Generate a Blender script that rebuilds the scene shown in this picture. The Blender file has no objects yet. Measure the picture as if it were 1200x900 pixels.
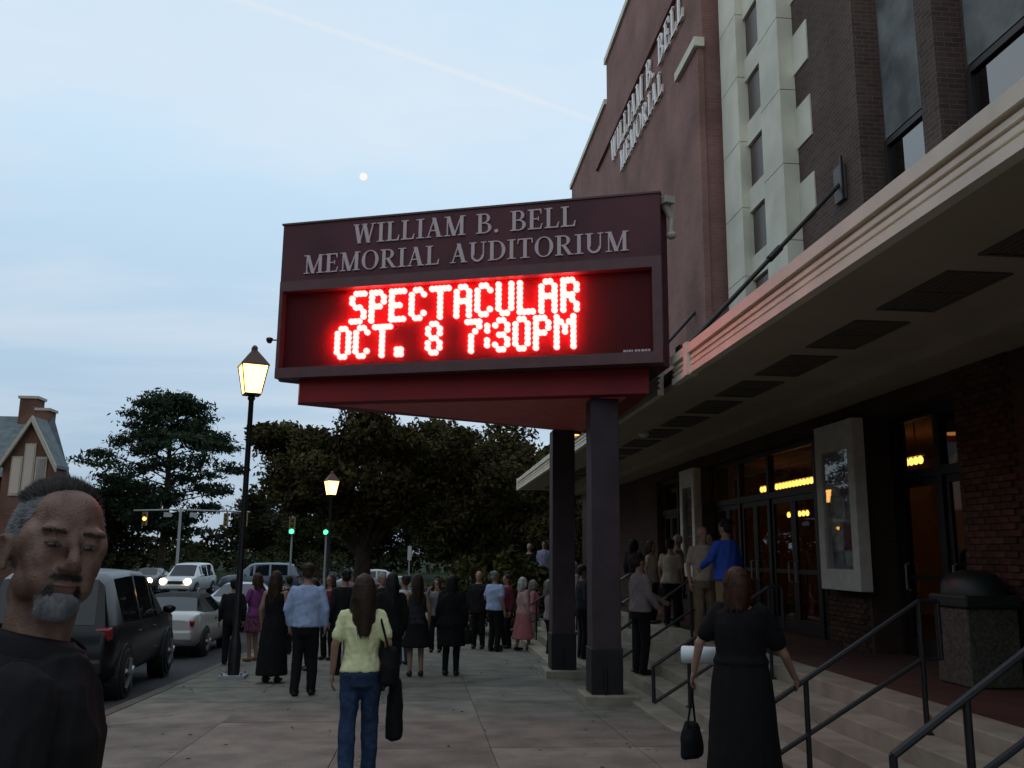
import bpy, bmesh, math, random
import numpy as np
from mathutils import Vector, Matrix
random.seed(7); RNG = np.random.default_rng(7)
R = math.radians
sc = bpy.context.scene
COL = sc.collection

# ------------------------------------------------------------------ camera
def set_camera():
    f, vx, vy, roll = 1050.0, 497.0, 648.0, 0.028
    d = Vector(((vx-600)/f, -(vy-450)/f, 1)).normalized()
    u = Vector((roll, 1, 0)); z = (u - u.dot(d)*d).normalized()
    x = z.cross(d)
    if x.x < 0: x = -x
    # rows: world axes in (right, up, forward) camera coordinates
    right = Vector((x.x, d.x, z.x)); up = Vector((x.y, d.y, z.y)); fwd = Vector((x.z, d.z, z.z))
    m = Matrix((right, up, -fwd)).transposed().to_4x4()
    m.translation = (0, 0, 1.65)
    cam = bpy.data.cameras.new('camera'); cam.sensor_width = 36; cam.lens = 36*f/1200
    cam.clip_end = 20000; cam.clip_start = 0.05
    o = bpy.data.objects.new('camera', cam); COL.objects.link(o); o.matrix_world = m
    sc.camera = o
set_camera()

# ------------------------------------------------------------------ sky, sun, exposure
SUN_EL, SUN_AZ = R(6.0), R(215)          # low dusk sun, behind the camera to the left
w = bpy.data.worlds.new('World'); sc.world = w; w.use_nodes = True
nt = w.node_tree; nt.nodes.clear()
def N(t, **k):
    n = nt.nodes.new(t)
    for a, b in k.items(): setattr(n, a, b)
    return n
out = N('ShaderNodeOutputWorld'); bg = N('ShaderNodeBackground'); sky = N('ShaderNodeTexSky')
sky.sky_type = 'NISHITA'; sky.sun_disc = False; sky.sun_elevation = SUN_EL; sky.sun_rotation = SUN_AZ
sky.altitude = 0; sky.air_density = 1.0; sky.dust_density = 0.6; sky.ozone_density = 2.2
tc = N('ShaderNodeTexCoord')
sep = N('ShaderNodeSeparateXYZ'); nt.links.new(tc.outputs['Generated'], sep.inputs[0])
# thin high cloud, projected on a flat layer overhead
zc = N('ShaderNodeMath', operation='MAXIMUM'); zc.inputs[1].default_value = 0.05; nt.links.new(sep.outputs[2], zc.inputs[0])
za = N('ShaderNodeMath', operation='ADD'); za.inputs[1].default_value = 0.12; nt.links.new(zc.outputs[0], za.inputs[0])
dx = N('ShaderNodeMath', operation='DIVIDE'); nt.links.new(sep.outputs[0], dx.inputs[0]); nt.links.new(za.outputs[0], dx.inputs[1])
dy = N('ShaderNodeMath', operation='DIVIDE'); nt.links.new(sep.outputs[1], dy.inputs[0]); nt.links.new(za.outputs[0], dy.inputs[1])
cmb = N('ShaderNodeCombineXYZ'); nt.links.new(dx.outputs[0], cmb.inputs[0]); nt.links.new(dy.outputs[0], cmb.inputs[1])
mp = N('ShaderNodeMapping'); mp.inputs['Scale'].default_value = (0.6, 1.0, 1); mp.inputs['Rotation'].default_value = (0, 0, R(28)); nt.links.new(cmb.outputs[0], mp.inputs[0])
nz = N('ShaderNodeTexNoise'); nz.inputs['Scale'].default_value = 0.9; nz.inputs['Detail'].default_value = 5; nz.inputs['Roughness'].default_value = 0.55; nz.inputs['Distortion'].default_value = 0.3
nt.links.new(mp.outputs[0], nz.inputs['Vector'])
cr = N('ShaderNodeValToRGB'); cr.color_ramp.elements[0].position = 0.40; cr.color_ramp.elements[0].color = (0.0, 0.0, 0.0, 1)
cr.color_ramp.elements[1].position = 0.66; cr.color_ramp.elements[1].color = (0.85, 0.85, 0.85, 1)
nt.links.new(nz.outputs['Fac'], cr.inputs[0])
# contrails: two thin lines in the cloud layer
def line_mask(a, b, c, width, soft):
    m1 = N('ShaderNodeMath', operation='MULTIPLY'); m1.inputs[1].default_value = a; nt.links.new(dx.outputs[0], m1.inputs[0])
    m2 = N('ShaderNodeMath', operation='MULTIPLY_ADD'); m2.inputs[1].default_value = b; nt.links.new(dy.outputs[0], m2.inputs[0]); nt.links.new(m1.outputs[0], m2.inputs[2])
    m3 = N('ShaderNodeMath', operation='SUBTRACT'); m3.inputs[1].default_value = c; nt.links.new(m2.outputs[0], m3.inputs[0])
    m4 = N('ShaderNodeMath', operation='ABSOLUTE'); nt.links.new(m3.outputs[0], m4.inputs[0])
    m5 = N('ShaderNodeMapRange'); m5.inputs[1].default_value = 0.0; m5.inputs[2].default_value = width; m5.inputs[3].default_value = soft; m5.inputs[4].default_value = 0.0
    nt.links.new(m4.outputs[0], m5.inputs[0]); return m5
trail = line_mask(-0.4112, 0.9116, 1.268, 0.012, 0.75)
addt = N('ShaderNodeMath', operation='MULTIPLY_ADD'); nt.links.new(trail.outputs[0], addt.inputs[0]); nt.links.new(nz.outputs['Fac'], addt.inputs[1]); nt.links.new(cr.outputs[0], addt.inputs[2])
fade = N('ShaderNodeMapRange'); fade.inputs[1].default_value = -0.02; fade.inputs[2].default_value = 0.30; fade.inputs[3].default_value = 0.30; fade.inputs[4].default_value = 1.0
nt.links.new(sep.outputs[2], fade.inputs[0])
fm = N('ShaderNodeMath', operation='MULTIPLY'); nt.links.new(addt.outputs[0], fm.inputs[0]); nt.links.new(fade.outputs[0], fm.inputs[1])
# cloud veil: pale overhead, bluer and dimmer towards the horizon
elev = N('ShaderNodeMapRange'); elev.inputs[1].default_value = 0.02; elev.inputs[2].default_value = 0.42; elev.clamp = True
nt.links.new(sep.outputs[2], elev.inputs[0])
veil = N('ShaderNodeMix'); veil.data_type = 'RGBA'; nt.links.new(elev.outputs[0], veil.inputs[0])
veil.inputs[6].default_value = (3.9, 5.2, 7.0, 1); veil.inputs[7].default_value = (7.1, 9.3, 11.2, 1)
warm = N('ShaderNodeMix'); warm.data_type = 'RGBA'; nt.links.new(fm.outputs[0], warm.inputs[0]); nt.links.new(veil.outputs[2], warm.inputs[6]); warm.inputs[7].default_value = (9.5, 9.9, 10.5, 1)
mx = N('ShaderNodeMix'); mx.data_type = 'RGBA'; mx.inputs[0].default_value = 0.78
nt.links.new(sky.outputs[0], mx.inputs[6]); nt.links.new(warm.outputs[2], mx.inputs[7])
nt.links.new(mx.outputs[2], bg.inputs[0]); bg.inputs[1].default_value = 0.104
nt.links.new(bg.outputs[0], out.inputs[0])

sl = bpy.data.lights.new('sun', 'SUN'); sl.energy = 0.5; sl.angle = R(25); sl.color = (1.0, 0.86, 0.74)
so = bpy.data.objects.new('sun', sl); COL.objects.link(so)
sd = Vector((math.sin(SUN_AZ)*math.cos(SUN_EL), math.cos(SUN_AZ)*math.cos(SUN_EL), math.sin(SUN_EL)))
so.rotation_euler = sd.to_track_quat('Z', 'Y').to_euler()
sl.energy = 0.15

vs = sc.view_settings
vs.view_transform = 'Standard'; vs.look = 'None'; vs.gamma = 1.0; vs.exposure = 0.0; vs.use_curve_mapping = False
sc.cycles.use_denoising = True
sc.cycles.max_bounces = 5; sc.cycles.transparent_max_bounces = 12
sc.cycles.sample_clamp_indirect = 4.0
sc.cycles.caustics_reflective = False; sc.cycles.caustics_refractive = False

# ------------------------------------------------------------------ materials
MATS = {}
def M(name, col, rough=0.7, metal=0.0, vary=0.0, vscale=6.0, bump=0.0, bscale=40.0, emit=None, estr=0.0, spec=0.5, col2=None, coat=0.0):
    if name in MATS: return MATS[name]
    m = bpy.data.materials.new(name); m.use_nodes = True; MATS[name] = m
    t = m.node_tree; p = t.nodes['Principled BSDF']
    p.inputs['Base Color'].default_value = (*col, 1); p.inputs['Roughness'].default_value = rough
    p.inputs['Metallic'].default_value = metal; p.inputs['Specular IOR Level'].default_value = spec
    if coat: p.inputs['Coat Weight'].default_value = coat
    if vary or col2 or bump:
        c = t.nodes.new('ShaderNodeTexCoord')
        nz = t.nodes.new('ShaderNodeTexNoise'); nz.inputs['Scale'].default_value = vscale; nz.inputs['Detail'].default_value = 6
        t.links.new(c.outputs['Object'], nz.inputs['Vector'])
        if vary or col2:
            r = t.nodes.new('ShaderNodeValToRGB')
            r.color_ramp.elements[0].position = 0.32; r.color_ramp.elements[1].position = 0.68
            a = [max(0, x*(1-vary)) for x in col]; b = list(col2) if col2 else [min(1, x*(1+vary)) for x in col]
            r.color_ramp.elements[0].color = (*a, 1); r.color_ramp.elements[1].color = (*b, 1)
            t.links.new(nz.outputs['Fac'], r.inputs[0]); t.links.new(r.outputs[0], p.inputs['Base Color'])
        if bump:
            n2 = t.nodes.new('ShaderNodeTexNoise'); n2.inputs['Scale'].default_value = bscale; n2.inputs['Detail'].default_value = 4
            t.links.new(c.outputs['Object'], n2.inputs['Vector'])
            bp = t.nodes.new('ShaderNodeBump'); bp.inputs['Strength'].default_value = bump; bp.inputs['Distance'].default_value = 0.01
            t.links.new(n2.outputs['Fac'], bp.inputs['Height']); t.links.new(bp.outputs[0], p.inputs['Normal'])
    if emit:
        p.inputs['Emission Color'].default_value = (*emit, 1); p.inputs['Emission Strength'].default_value = estr
    return m

def brick_mat(name, c1, c2, mortar, scale=1.0, bw=0.215, bh=0.075):
    if name in MATS: return MATS[name]
    m = bpy.data.materials.new(name); m.use_nodes = True; MATS[name] = m
    t = m.node_tree; p = t.nodes['Principled BSDF']; p.inputs['Roughness'].default_value = 0.9; p.inputs['Specular IOR Level'].default_value = 0.2
    c = t.nodes.new('ShaderNodeTexCoord'); s = t.nodes.new('ShaderNodeSeparateXYZ'); t.links.new(c.outputs['Object'], s.inputs[0])
    a = t.nodes.new('ShaderNodeMath'); a.operation = 'ADD'; t.links.new(s.outputs[0], a.inputs[0]); t.links.new(s.outputs[1], a.inputs[1])
    k = t.nodes.new('ShaderNodeCombineXYZ'); t.links.new(a.outputs[0], k.inputs[0]); t.links.new(s.outputs[2], k.inputs[1])
    b = t.nodes.new('ShaderNodeTexBrick'); b.inputs['Scale'].default_value = scale
    b.inputs['Brick Width'].default_value = bw; b.inputs['Row Height'].default_value = bh; b.inputs['Mortar Size'].default_value = 0.006
    b.inputs['Color1'].default_value = (*c1, 1); b.inputs['Color2'].default_value = (*c2, 1); b.inputs['Mortar'].default_value = (*mortar, 1)
    b.inputs['Bias'].default_value = -0.1
    t.links.new(k.outputs[0], b.inputs['Vector'])
    nz = t.nodes.new('ShaderNodeTexNoise'); nz.inputs['Scale'].default_value = 0.7; nz.inputs['Detail'].default_value = 7; t.links.new(c.outputs['Object'], nz.inputs['Vector'])
    mr = t.nodes.new('ShaderNodeMapRange'); mr.inputs[1].default_value = 0.3; mr.inputs[2].default_value = 0.7; mr.inputs[3].default_value = 0.72; mr.inputs[4].default_value = 1.2
    t.links.new(nz.outputs['Fac'], mr.inputs[0])
    mm = t.nodes.new('ShaderNodeMix'); mm.data_type = 'RGBA'; mm.blend_type = 'MULTIPLY'; mm.inputs[0].default_value = 1
    t.links.new(b.outputs['Color'], mm.inputs[6]); t.links.new(mr.outputs[0], mm.inputs[7]); t.links.new(mm.outputs[2], p.inputs['Base Color'])
    bp = t.nodes.new('ShaderNodeBump'); bp.inputs['Strength'].default_value = 0.5; bp.inputs['Distance'].default_value = 0.01; bp.invert = True
    t.links.new(b.outputs['Fac'], bp.inputs['Height']); t.links.new(bp.outputs[0], p.inputs['Normal'])
    return m

def glass_mat(name, tint=(0.9, 0.92, 0.93), refl=0.10):
    if name in MATS: return MATS[name]
    m = bpy.data.materials.new(name); m.use_nodes = True; MATS[name] = m
    t = m.node_tree; t.nodes.clear()
    o = t.nodes.new('ShaderNodeOutputMaterial'); mix = t.nodes.new('ShaderNodeMixShader')
    tr = t.nodes.new('ShaderNodeBsdfTransparent'); tr.inputs[0].default_value = (*tint, 1)
    gl = t.nodes.new('ShaderNodeBsdfGlossy'); gl.inputs['Roughness'].default_value = 0.015
    fr = t.nodes.new('ShaderNodeLayerWeight'); fr.inputs[0].default_value = 0.5
    pw = t.nodes.new('ShaderNodeMath'); pw.operation = 'POWER'; pw.inputs[1].default_value = 5.0; t.links.new(fr.outputs['Facing'], pw.inputs[0])
    ad = t.nodes.new('ShaderNodeMath'); ad.operation = 'MULTIPLY_ADD'; ad.use_clamp = True; ad.inputs[1].default_value = 0.9; ad.inputs[2].default_value = 0.03+refl
    t.links.new(pw.outputs[0], ad.inputs[0]); t.links.new(ad.outputs[0], mix.inputs[0]); t.links.new(tr.outputs[0], mix.inputs[1]); t.links.new(gl.outputs[0], mix.inputs[2])
    t.links.new(mix.outputs[0], o.inputs[0])
    return m

def emit_mat(name, col, strength):
    if name in MATS: return MATS[name]
    m = bpy.data.materials.new(name); m.use_nodes = True; MATS[name] = m
    t = m.node_tree; t.nodes.clear(); o = t.nodes.new('ShaderNodeOutputMaterial'); e = t.nodes.new('ShaderNodeEmission')
    e.inputs[0].default_value = (*col, 1); e.inputs[1].default_value = strength; t.links.new(e.outputs[0], o.inputs[0])
    return m

def cloth(name, col, vary=0.12, vscale=14): return M(name, col, rough=0.9, vary=vary, vscale=vscale, spec=0.15, bump=0.15, bscale=220)

# ------------------------------------------------------------------ mesh helpers
class MB:
    def __init__(s): s.v = []; s.f = []
    def add(s, vs, fs):
        o = len(s.v); s.v += [tuple(p) for p in vs]; s.f += [tuple(i+o for i in f) for f in fs]; return s
    def box(s, c, d, rz=0.0, taper=1.0):
        x, y, z = d[0]/2, d[1]/2, d[2]/2; cs, sn = math.cos(rz), math.sin(rz)
        P = []
        for sx, sy, sz in ((-1,-1,-1),(1,-1,-1),(1,1,-1),(-1,1,-1),(-1,-1,1),(1,-1,1),(1,1,1),(-1,1,1)):
            k = taper if sz > 0 else 1
            a, b = sx*x*k, sy*y*k; P.append((c[0]+a*cs-b*sn, c[1]+a*sn+b*cs, c[2]+sz*z))
        return s.add(P, [(3,2,1,0),(4,5,6,7),(0,1,5,4),(1,2,6,5),(2,3,7,6),(3,0,4,7)])
    def b2(s, x0, x1, y0, y1, z0, z1): return s.box(((x0+x1)/2,(y0+y1)/2,(z0+z1)/2),(abs(x1-x0),abs(y1-y0),abs(z1-z0)))
    def prism(s, poly, z0, z1):
        n = len(poly)
        a = sum(poly[i][0]*poly[(i+1)%n][1]-poly[(i+1)%n][0]*poly[i][1] for i in range(n))
        if a < 0: poly = poly[::-1]
        V = [(x, y, z0) for x, y in poly]+[(x, y, z1) for x, y in poly]
        F = [tuple(range(n))[::-1], tuple(range(n, 2*n))]+[(i, (i+1)%n, n+(i+1)%n, n+i) for i in range(n)]
        return s.add(V, F)
    def ext(s, poly, o, U, V, W, d0, d1):
        """polygon in plane (U,V) at o, extruded along W from d0 to d1"""
        o, U, V, W = Vector(o), Vector(U), Vector(V), Vector(W); n = len(poly)
        a = sum(poly[i][0]*poly[(i+1)%n][1]-poly[(i+1)%n][0]*poly[i][1] for i in range(n))
        if (a < 0) != (U.cross(V).dot(W) < 0): poly = poly[::-1]
        P = [o+U*x+V*y+W*d0 for x, y in poly]+[o+U*x+V*y+W*d1 for x, y in poly]
        F = [tuple(range(n))[::-1], tuple(range(n, 2*n))]+[(i, (i+1)%n, n+(i+1)%n, n+i) for i in range(n)]
        return s.add(P, F)
    def cone(s, p0, p1, r0, r1, n=10):
        p0, p1 = Vector(p0), Vector(p1); d = (p1-p0)
        if d.length < 1e-6: return s
        d.normalize(); a = d.orthogonal().normalized(); b = d.cross(a)
        V = []
        for p, r in ((p0, r0), (p1, r1)):
            V += [p+(a*math.cos(2*math.pi*i/n)+b*math.sin(2*math.pi*i/n))*r for i in range(n)]
        return s.add(V, [tuple(range(n))[::-1], tuple(range(n, 2*n))]+[(i, (i+1)%n, n+(i+1)%n, n+i) for i in range(n)])
    def tube(s, pts, rad, n=8):
        """continuous tube through pts with radius list or number"""
        pts = [Vector(p) for p in pts]; k = len(pts)
        rs = rad if isinstance(rad, (list, tuple)) else [rad]*k
        V = []; a = None
        for i, p in enumerate(pts):
            t = (pts[min(i+1, k-1)]-pts[max(i-1, 0)]).normalized()
            if a is None: a = t.orthogonal().normalized()
            else: a = (a-t*a.dot(t)).normalized()
            b = t.cross(a)
            V += [p+(a*math.cos(2*math.pi*j/n)+b*math.sin(2*math.pi*j/n))*rs[i] for j in range(n)]
        F = [tuple(range(n))[::-1], tuple(range((k-1)*n, k*n))]
        for i in range(k-1):
            for j in range(n): F.append((i*n+j, i*n+(j+1)%n, (i+1)*n+(j+1)%n, (i+1)*n+j))
        return s.add(V, F)
    def lathe(s, prof, n=16, c=(0,0,0), axis='z', sq=None):
        V = []; m = len(prof)
        for r, z in prof:
            for j in range(n):
                a = 2*math.pi*(j+(0.5 if n == 4 else 0))/n; x, y = r*math.cos(a), r*math.sin(a)
                V.append({'z': (c[0]+x, c[1]+y, c[2]+z), 'x': (c[0]+z, c[1]+x, c[2]+y), 'y': (c[0]+y, c[1]+z, c[2]+x)}[axis])
        F = [tuple(range(n))[::-1], tuple(range((m-1)*n, m*n))]
        for i in range(m-1):
            for j in range(n): F.append((i*n+j, i*n+(j+1)%n, (i+1)*n+(j+1)%n, (i+1)*n+j))
        return s.add(V, F)
    def ell(s, c, r, n=12, m=8, rot=None):
        V = []; c = Vector(c)
        for i in range(1, m):
            t = math.pi*i/m
            for j in range(n):
                a = 2*math.pi*j/n; p = Vector((r[0]*math.sin(t)*math.cos(a), r[1]*math.sin(t)*math.sin(a), -r[2]*math.cos(t)))
                V.append(c+(rot @ p if rot else p))
        q = Vector((0,0,-r[2])); V.append(c+(rot @ q if rot else q)); q = -q; V.append(c+(rot @ q if rot else q))
        F = []
        for i in range(m-2):
            for j in range(n): F.append((i*n+j, i*n+(j+1)%n, (i+1)*n+(j+1)%n, (i+1)*n+j))
        b = (m-1)*n
        for j in range(n): F.append((b, (j+1)%n, j)); F.append(((m-2)*n+j, (m-2)*n+(j+1)%n, b+1))
        return s.add(V, F)
    def loft(s, rings, n=20):
        """rings: (cx,cy,cz,rx,ry) horizontal ellipses, bottom to top, closed"""
        V = []; k = len(rings)
        for cx, cy, cz, rx, ry in rings:
            V += [(cx+rx*math.cos(2*math.pi*j/n), cy+ry*math.sin(2*math.pi*j/n), cz) for j in range(n)]
        F = [tuple(range(n))[::-1], tuple(range((k-1)*n, k*n))]
        for i in range(k-1):
            for j in range(n): F.append((i*n+j, i*n+(j+1)%n, (i+1)*n+(j+1)%n, (i+1)*n+j))
        return s.add(V, F)
    def xf(s, mat, start=0):
        for i in range(start, len(s.v)): s.v[i] = tuple(mat @ Vector(s.v[i]))
        return s
    def mesh(s, name, origin=(0,0,0)):
        me = bpy.data.meshes.new(name)
        o = origin
        me.from_pydata([(p[0]-o[0], p[1]-o[1], p[2]-o[2]) for p in s.v], [], s.f); me.update()
        return me
    def build(s, name, mat, parent=None, origin=None, smooth=False, bevel=0.0, angle=None):
        if origin is None: origin = tuple(parent['_o']) if parent is not None and '_o' in parent else (0,0,0)
        me = s.mesh(name, origin)
        o = obj(name, me, mat, parent, smooth=smooth, bevel=bevel, angle=angle)
        if parent is not None and '_o' in parent: o['_o'] = list(parent['_o'])
        return o

def obj(name, me, mat=None, parent=None, loc=None, smooth=False, bevel=0.0, angle=None):
    o = bpy.data.objects.new(name, me); COL.objects.link(o)
    if mat is not None and len(me.materials) == 0: me.materials.append(mat)
    if parent is not None: o.parent = parent
    if loc is not None: o.location = loc
    if smooth:
        me.polygons.foreach_set('use_smooth', [True]*len(me.polygons))
        if angle:
            try: me.set_sharp_from_angle(angle=R(angle))
            except Exception: pass
    if bevel:
        b = o.modifiers.new('bevel', 'BEVEL'); b.width = bevel; b.segments = 2; b.limit_method = 'ANGLE'; b.angle_limit = R(40)
    return o

ROOTS = []
def thing(name, label, cat, loc=(0,0,0), rz=0.0, group=None, world=False):
    """an Empty at the thing's base; world=True: its parts are given in world coordinates"""
    o = bpy.data.objects.new(name, None); COL.objects.link(o); o.empty_display_size = 0.2
    o.location = loc; o.rotation_euler = (0, 0, rz)
    if world: ROOTS.append(o); o['_o'] = list(loc)
    o['label'] = label; o['category'] = cat
    if group: o['group'] = group
    return o
def tag(o, label, cat, group=None):
    o['label'] = label; o['category'] = cat
    if group: o['group'] = group
    return o
def structure(o): o['kind'] = 'structure'; return o
def stuff(o): o['kind'] = 'stuff'; return o

def gz(y):
    return -0.028*y if y < 20 else -0.56-0.16*(1-math.exp(-(y-20)*0.175))

# ------------------------------------------------------------------ shared materials
concrete = M('concrete', (0.125, 0.115, 0.092), rough=0.92, vary=0.22, vscale=1.3, bump=0.25, bscale=60, spec=0.2)
concrete2 = M('step_concrete', (0.30, 0.268, 0.21), rough=0.9, vary=0.2, vscale=3.0, bump=0.2, bscale=70, spec=0.2)
asphalt = M('asphalt', (0.045, 0.045, 0.047), rough=0.93, vary=0.25, vscale=0.8, bump=0.4, bscale=90, spec=0.2)
grass_m = M('grass', (0.020, 0.028, 0.012), rough=1.0, vary=0.5, vscale=0.6, spec=0.05)
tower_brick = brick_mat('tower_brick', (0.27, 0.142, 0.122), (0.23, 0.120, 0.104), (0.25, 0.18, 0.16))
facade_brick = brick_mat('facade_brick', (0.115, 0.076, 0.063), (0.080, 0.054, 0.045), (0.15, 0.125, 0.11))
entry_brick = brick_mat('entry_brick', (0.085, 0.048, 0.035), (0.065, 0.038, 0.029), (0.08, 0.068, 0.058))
paver = brick_mat('landing_paver', (0.10, 0.045, 0.036), (0.075, 0.038, 0.032), (0.07, 0.06, 0.055), bw=0.21, bh=0.105)
white_stone = M('white_stone', (0.66, 0.645, 0.53), rough=0.8, vary=0.13, vscale=1.2, bump=0.1, spec=0.25)
grey_stone = M('grey_stone', (0.16, 0.17, 0.165), rough=0.85, vary=0.4, vscale=2.0, spec=0.2)
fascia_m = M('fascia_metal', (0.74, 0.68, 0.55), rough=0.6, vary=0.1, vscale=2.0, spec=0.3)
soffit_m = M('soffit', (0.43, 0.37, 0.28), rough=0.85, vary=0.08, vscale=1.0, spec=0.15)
black_metal = M('black_metal', (0.012, 0.012, 0.014), rough=0.45, metal=0.0, vary=0.3, spec=0.4)
dark_bronze = M('dark_bronze', (0.020, 0.016, 0.014), rough=0.5, spec=0.4)
grille_m = M('grille', (0.12, 0.10, 0.075), rough=0.8)
glass = glass_mat('shop_glass', (0.62, 0.62, 0.62), 0.05)
glass_clear = glass_mat('case_glass', (0.93, 0.94, 0.94), 0.02)
window_glass = M('dark_window_glass', (0.02, 0.025, 0.03), rough=0.03, spec=1.0, metal=0.0)
mirror_glass = glass_mat('sky_window_glass', (0.05, 0.05, 0.06), 0.22)
steel = M('brushed_steel', (0.45, 0.45, 0.46), rough=0.4, metal=0.8)

# ================================================================== ground, road, pavement
def ribbon(name, x0, x1, ys, dz, mat):
    mb = MB(); V = []; F = []
    for i, y in enumerate(ys):
        V += [(x0, y, gz(y)+dz), (x1, y, gz(y)+dz)]
        if i: F.append((2*i-2, 2*i-1, 2*i+1, 2*i))
    mb.add(V, F); return structure(mb.build(name, mat))
YS = [-40, -20, -5, 0, 5, 10, 15, 20, 22, 24, 27, 30, 34, 38, 45, 60, 90, 150]
g = MB(); GY = YS+[400, 1500, 5000]; V = []; F = []
for i, y in enumerate(GY):
    V += [(-5000, y, gz(y)-0.30), (-60, y, gz(y)-0.30), (60, y, gz(y)-0.30), (5000, y, gz(y)-0.30)]
    if i:
        for j in range(3): a = 4*(i-1)+j; F.append((a, a+1, a+5, a+4))
g.add(V, F); structure(g.build('ground', grass_m))
ribbon('road', -15.0, -3.95, YS, -0.12, asphalt)
ribbon('cross_street', -90, 60, [58, 62, 68], -0.116, asphalt)
ribbon('far_pavement', -18.5, -15.0, YS[:14], -0.02, concrete)
ribbon('lawn', -60, -18.5, YS[:15], -0.03, grass_m)
# pavement of single slabs
pave = structure(ribbon('pavement', -3.78, 9.0, YS[:15], -0.03, M('pavement_bed', (0.065, 0.058, 0.046), rough=1.0)))
xs = [-3.78, -2.3, -0.8, 0.72, 2.2, 3.7]
yy = -1.0; row = 0
def slab_mat(k, c):
    m = M('slab_concrete_%d' % k, c, rough=0.93, vary=0.25, vscale=1.6+0.3*k, bump=0.45, bscale=85, spec=0.2)
    t = m.node_tree; p = t.nodes['Principled BSDF']; src = p.inputs['Base Color'].links[0].from_socket
    c_ = t.nodes.new('ShaderNodeTexCoord'); prev = src
    for sc_, r0, r1, lo_ in ((2.6, 0.045, 0.075, 0.45), (55.0, 0.16, 0.42, 0.72)):
        v = t.nodes.new('ShaderNodeTexVoronoi'); v.inputs['Scale'].default_value = sc_; t.links.new(c_.outputs['Object'], v.inputs['Vector'])
        mr = t.nodes.new('ShaderNodeMapRange'); mr.inputs[1].default_value = r0; mr.inputs[2].default_value = r1; mr.inputs[3].default_value = lo_; mr.inputs[4].default_value = 1.0; t.links.new(v.outputs['Distance'], mr.inputs[0])
        x = t.nodes.new('ShaderNodeMix'); x.data_type = 'RGBA'; x.blend_type = 'MULTIPLY'; x.inputs[0].default_value = 1.0
        t.links.new(prev, x.inputs[6]); t.links.new(mr.outputs[0], x.inputs[7]); prev = x.outputs[2]
    cw = t.nodes.new('ShaderNodeTexVoronoi'); cw.feature = 'DISTANCE_TO_EDGE'; cw.inputs['Scale'].default_value = 0.33
    nz_ = t.nodes.new('ShaderNodeTexNoise'); nz_.inputs['Scale'].default_value = 2.2; ad_ = t.nodes.new('ShaderNodeMix'); ad_.data_type = 'VECTOR'; ad_.inputs[0].default_value = 0.35
    t.links.new(c_.outputs['Object'], nz_.inputs['Vector']); t.links.new(c_.outputs['Object'], ad_.inputs[4]); t.links.new(nz_.outputs['Color'], ad_.inputs[5]); t.links.new(ad_.outputs[1], cw.inputs['Vector'])
    mr = t.nodes.new('ShaderNodeMapRange'); mr.inputs[1].default_value = 0.0; mr.inputs[2].default_value = 0.006; mr.inputs[3].default_value = 0.5; mr.inputs[4].default_value = 1.0; t.links.new(cw.outputs['Distance'], mr.inputs[0])
    x = t.nodes.new('ShaderNodeMix'); x.data_type = 'RGBA'; x.blend_type = 'MULTIPLY'; x.inputs[0].default_value = 1.0; t.links.new(prev, x.inputs[6]); t.links.new(mr.outputs[0], x.inputs[7])
    t.links.new(x.outputs[2], p.inputs['Base Color']); return m
slab_mats = [slab_mat(k, (0.196*t, 0.182*t, 0.150*t)) for k, t in enumerate((0.86, 1.0, 1.12, 0.95))]
while yy < 36:
    y1 = yy+1.75
    for a, b in zip(xs, xs[1:]):
        if b > 3.3 and yy < 20: b = 3.6
        mb = MB(); e = 0.004; t = random.uniform(-0.003, 0.003)
        p = [(a+e, yy+e), (b-e, yy+e), (b-e, y1-e), (a+e, y1-e)]
        mb.add([(x, y, gz(y)-0.06) for x, y in p]+[(x, y, gz(y)+t) for x, y in p], [(3,2,1,0),(4,5,6,7),(0,1,5,4),(1,2,6,5),(2,3,7,6),(3,0,4,7)])
        mb.build('paving_slab', slab_mats[(row//3+random.randint(0, 1)) % 4], pave)
    yy = y1; row += 1
# kerb of single stones
kerb = structure(ribbon('kerb', -3.94, -3.79, YS[:14], -0.05, concrete))
yy = -1.0
while yy < 37:
    mb = MB(); p = [(-3.95, yy+0.006), (-3.785, yy+0.006), (-3.785, yy+1.79), (-3.95, yy+1.79)]
    mb.add([(x, y, gz(y)-0.2) for x, y in p]+[(x, y, gz(y)+0.004) for x, y in p], [(3,2,1,0),(4,5,6,7),(0,1,5,4),(1,2,6,5),(2,3,7,6),(3,0,4,7)])
    mb.build('kerbstone', concrete, kerb); yy += 1.8
for k in range(12):          # parking bay and lane lines
    y0 = 3+k*5.2
    mb = MB(); p = [(-9.45, y0), (-9.33, y0), (-9.33, y0+2.6), (-9.45, y0+2.6)]
    mb.add([(x, y, gz(y)-0.116) for x, y in p], [(0,1,2,3)]); o = structure(mb.build('lane_marking', M('road_paint', (0.55, 0.42, 0.08), rough=0.8)))

nl = 170; lx = RNG.uniform(-3.7, 2.9, nl); ly = RNG.uniform(3.5, 22, nl)
ld = RNG.uniform(0, 6.28, nl); lsz = RNG.uniform(0.018, 0.04, nl); LV = []; LF = []
for x_, y_, a_, z_ in zip(lx, ly, ld, lsz):
    c_, s_ = math.cos(a_)*z_, math.sin(a_)*z_; g_ = gz(y_)+0.006; k = len(LV)
    LV += [(x_-c_, y_-s_, g_), (x_+s_*0.5, y_-c_*0.5, g_+z_*0.35), (x_+c_, y_+s_, g_+0.003), (x_-s_*0.5, y_+c_*0.5, g_+z_*0.25)]; LF.append((k, k+1, k+2, k+3))
stuff(tag(MB().add(LV, LF).build('fallen_leaves', M('dry_leaf', (0.07, 0.045, 0.02), rough=0.9, vary=0.4, vscale=3)), 'scattered dry leaves lying on the pavement slabs', 'leaves'))

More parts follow.
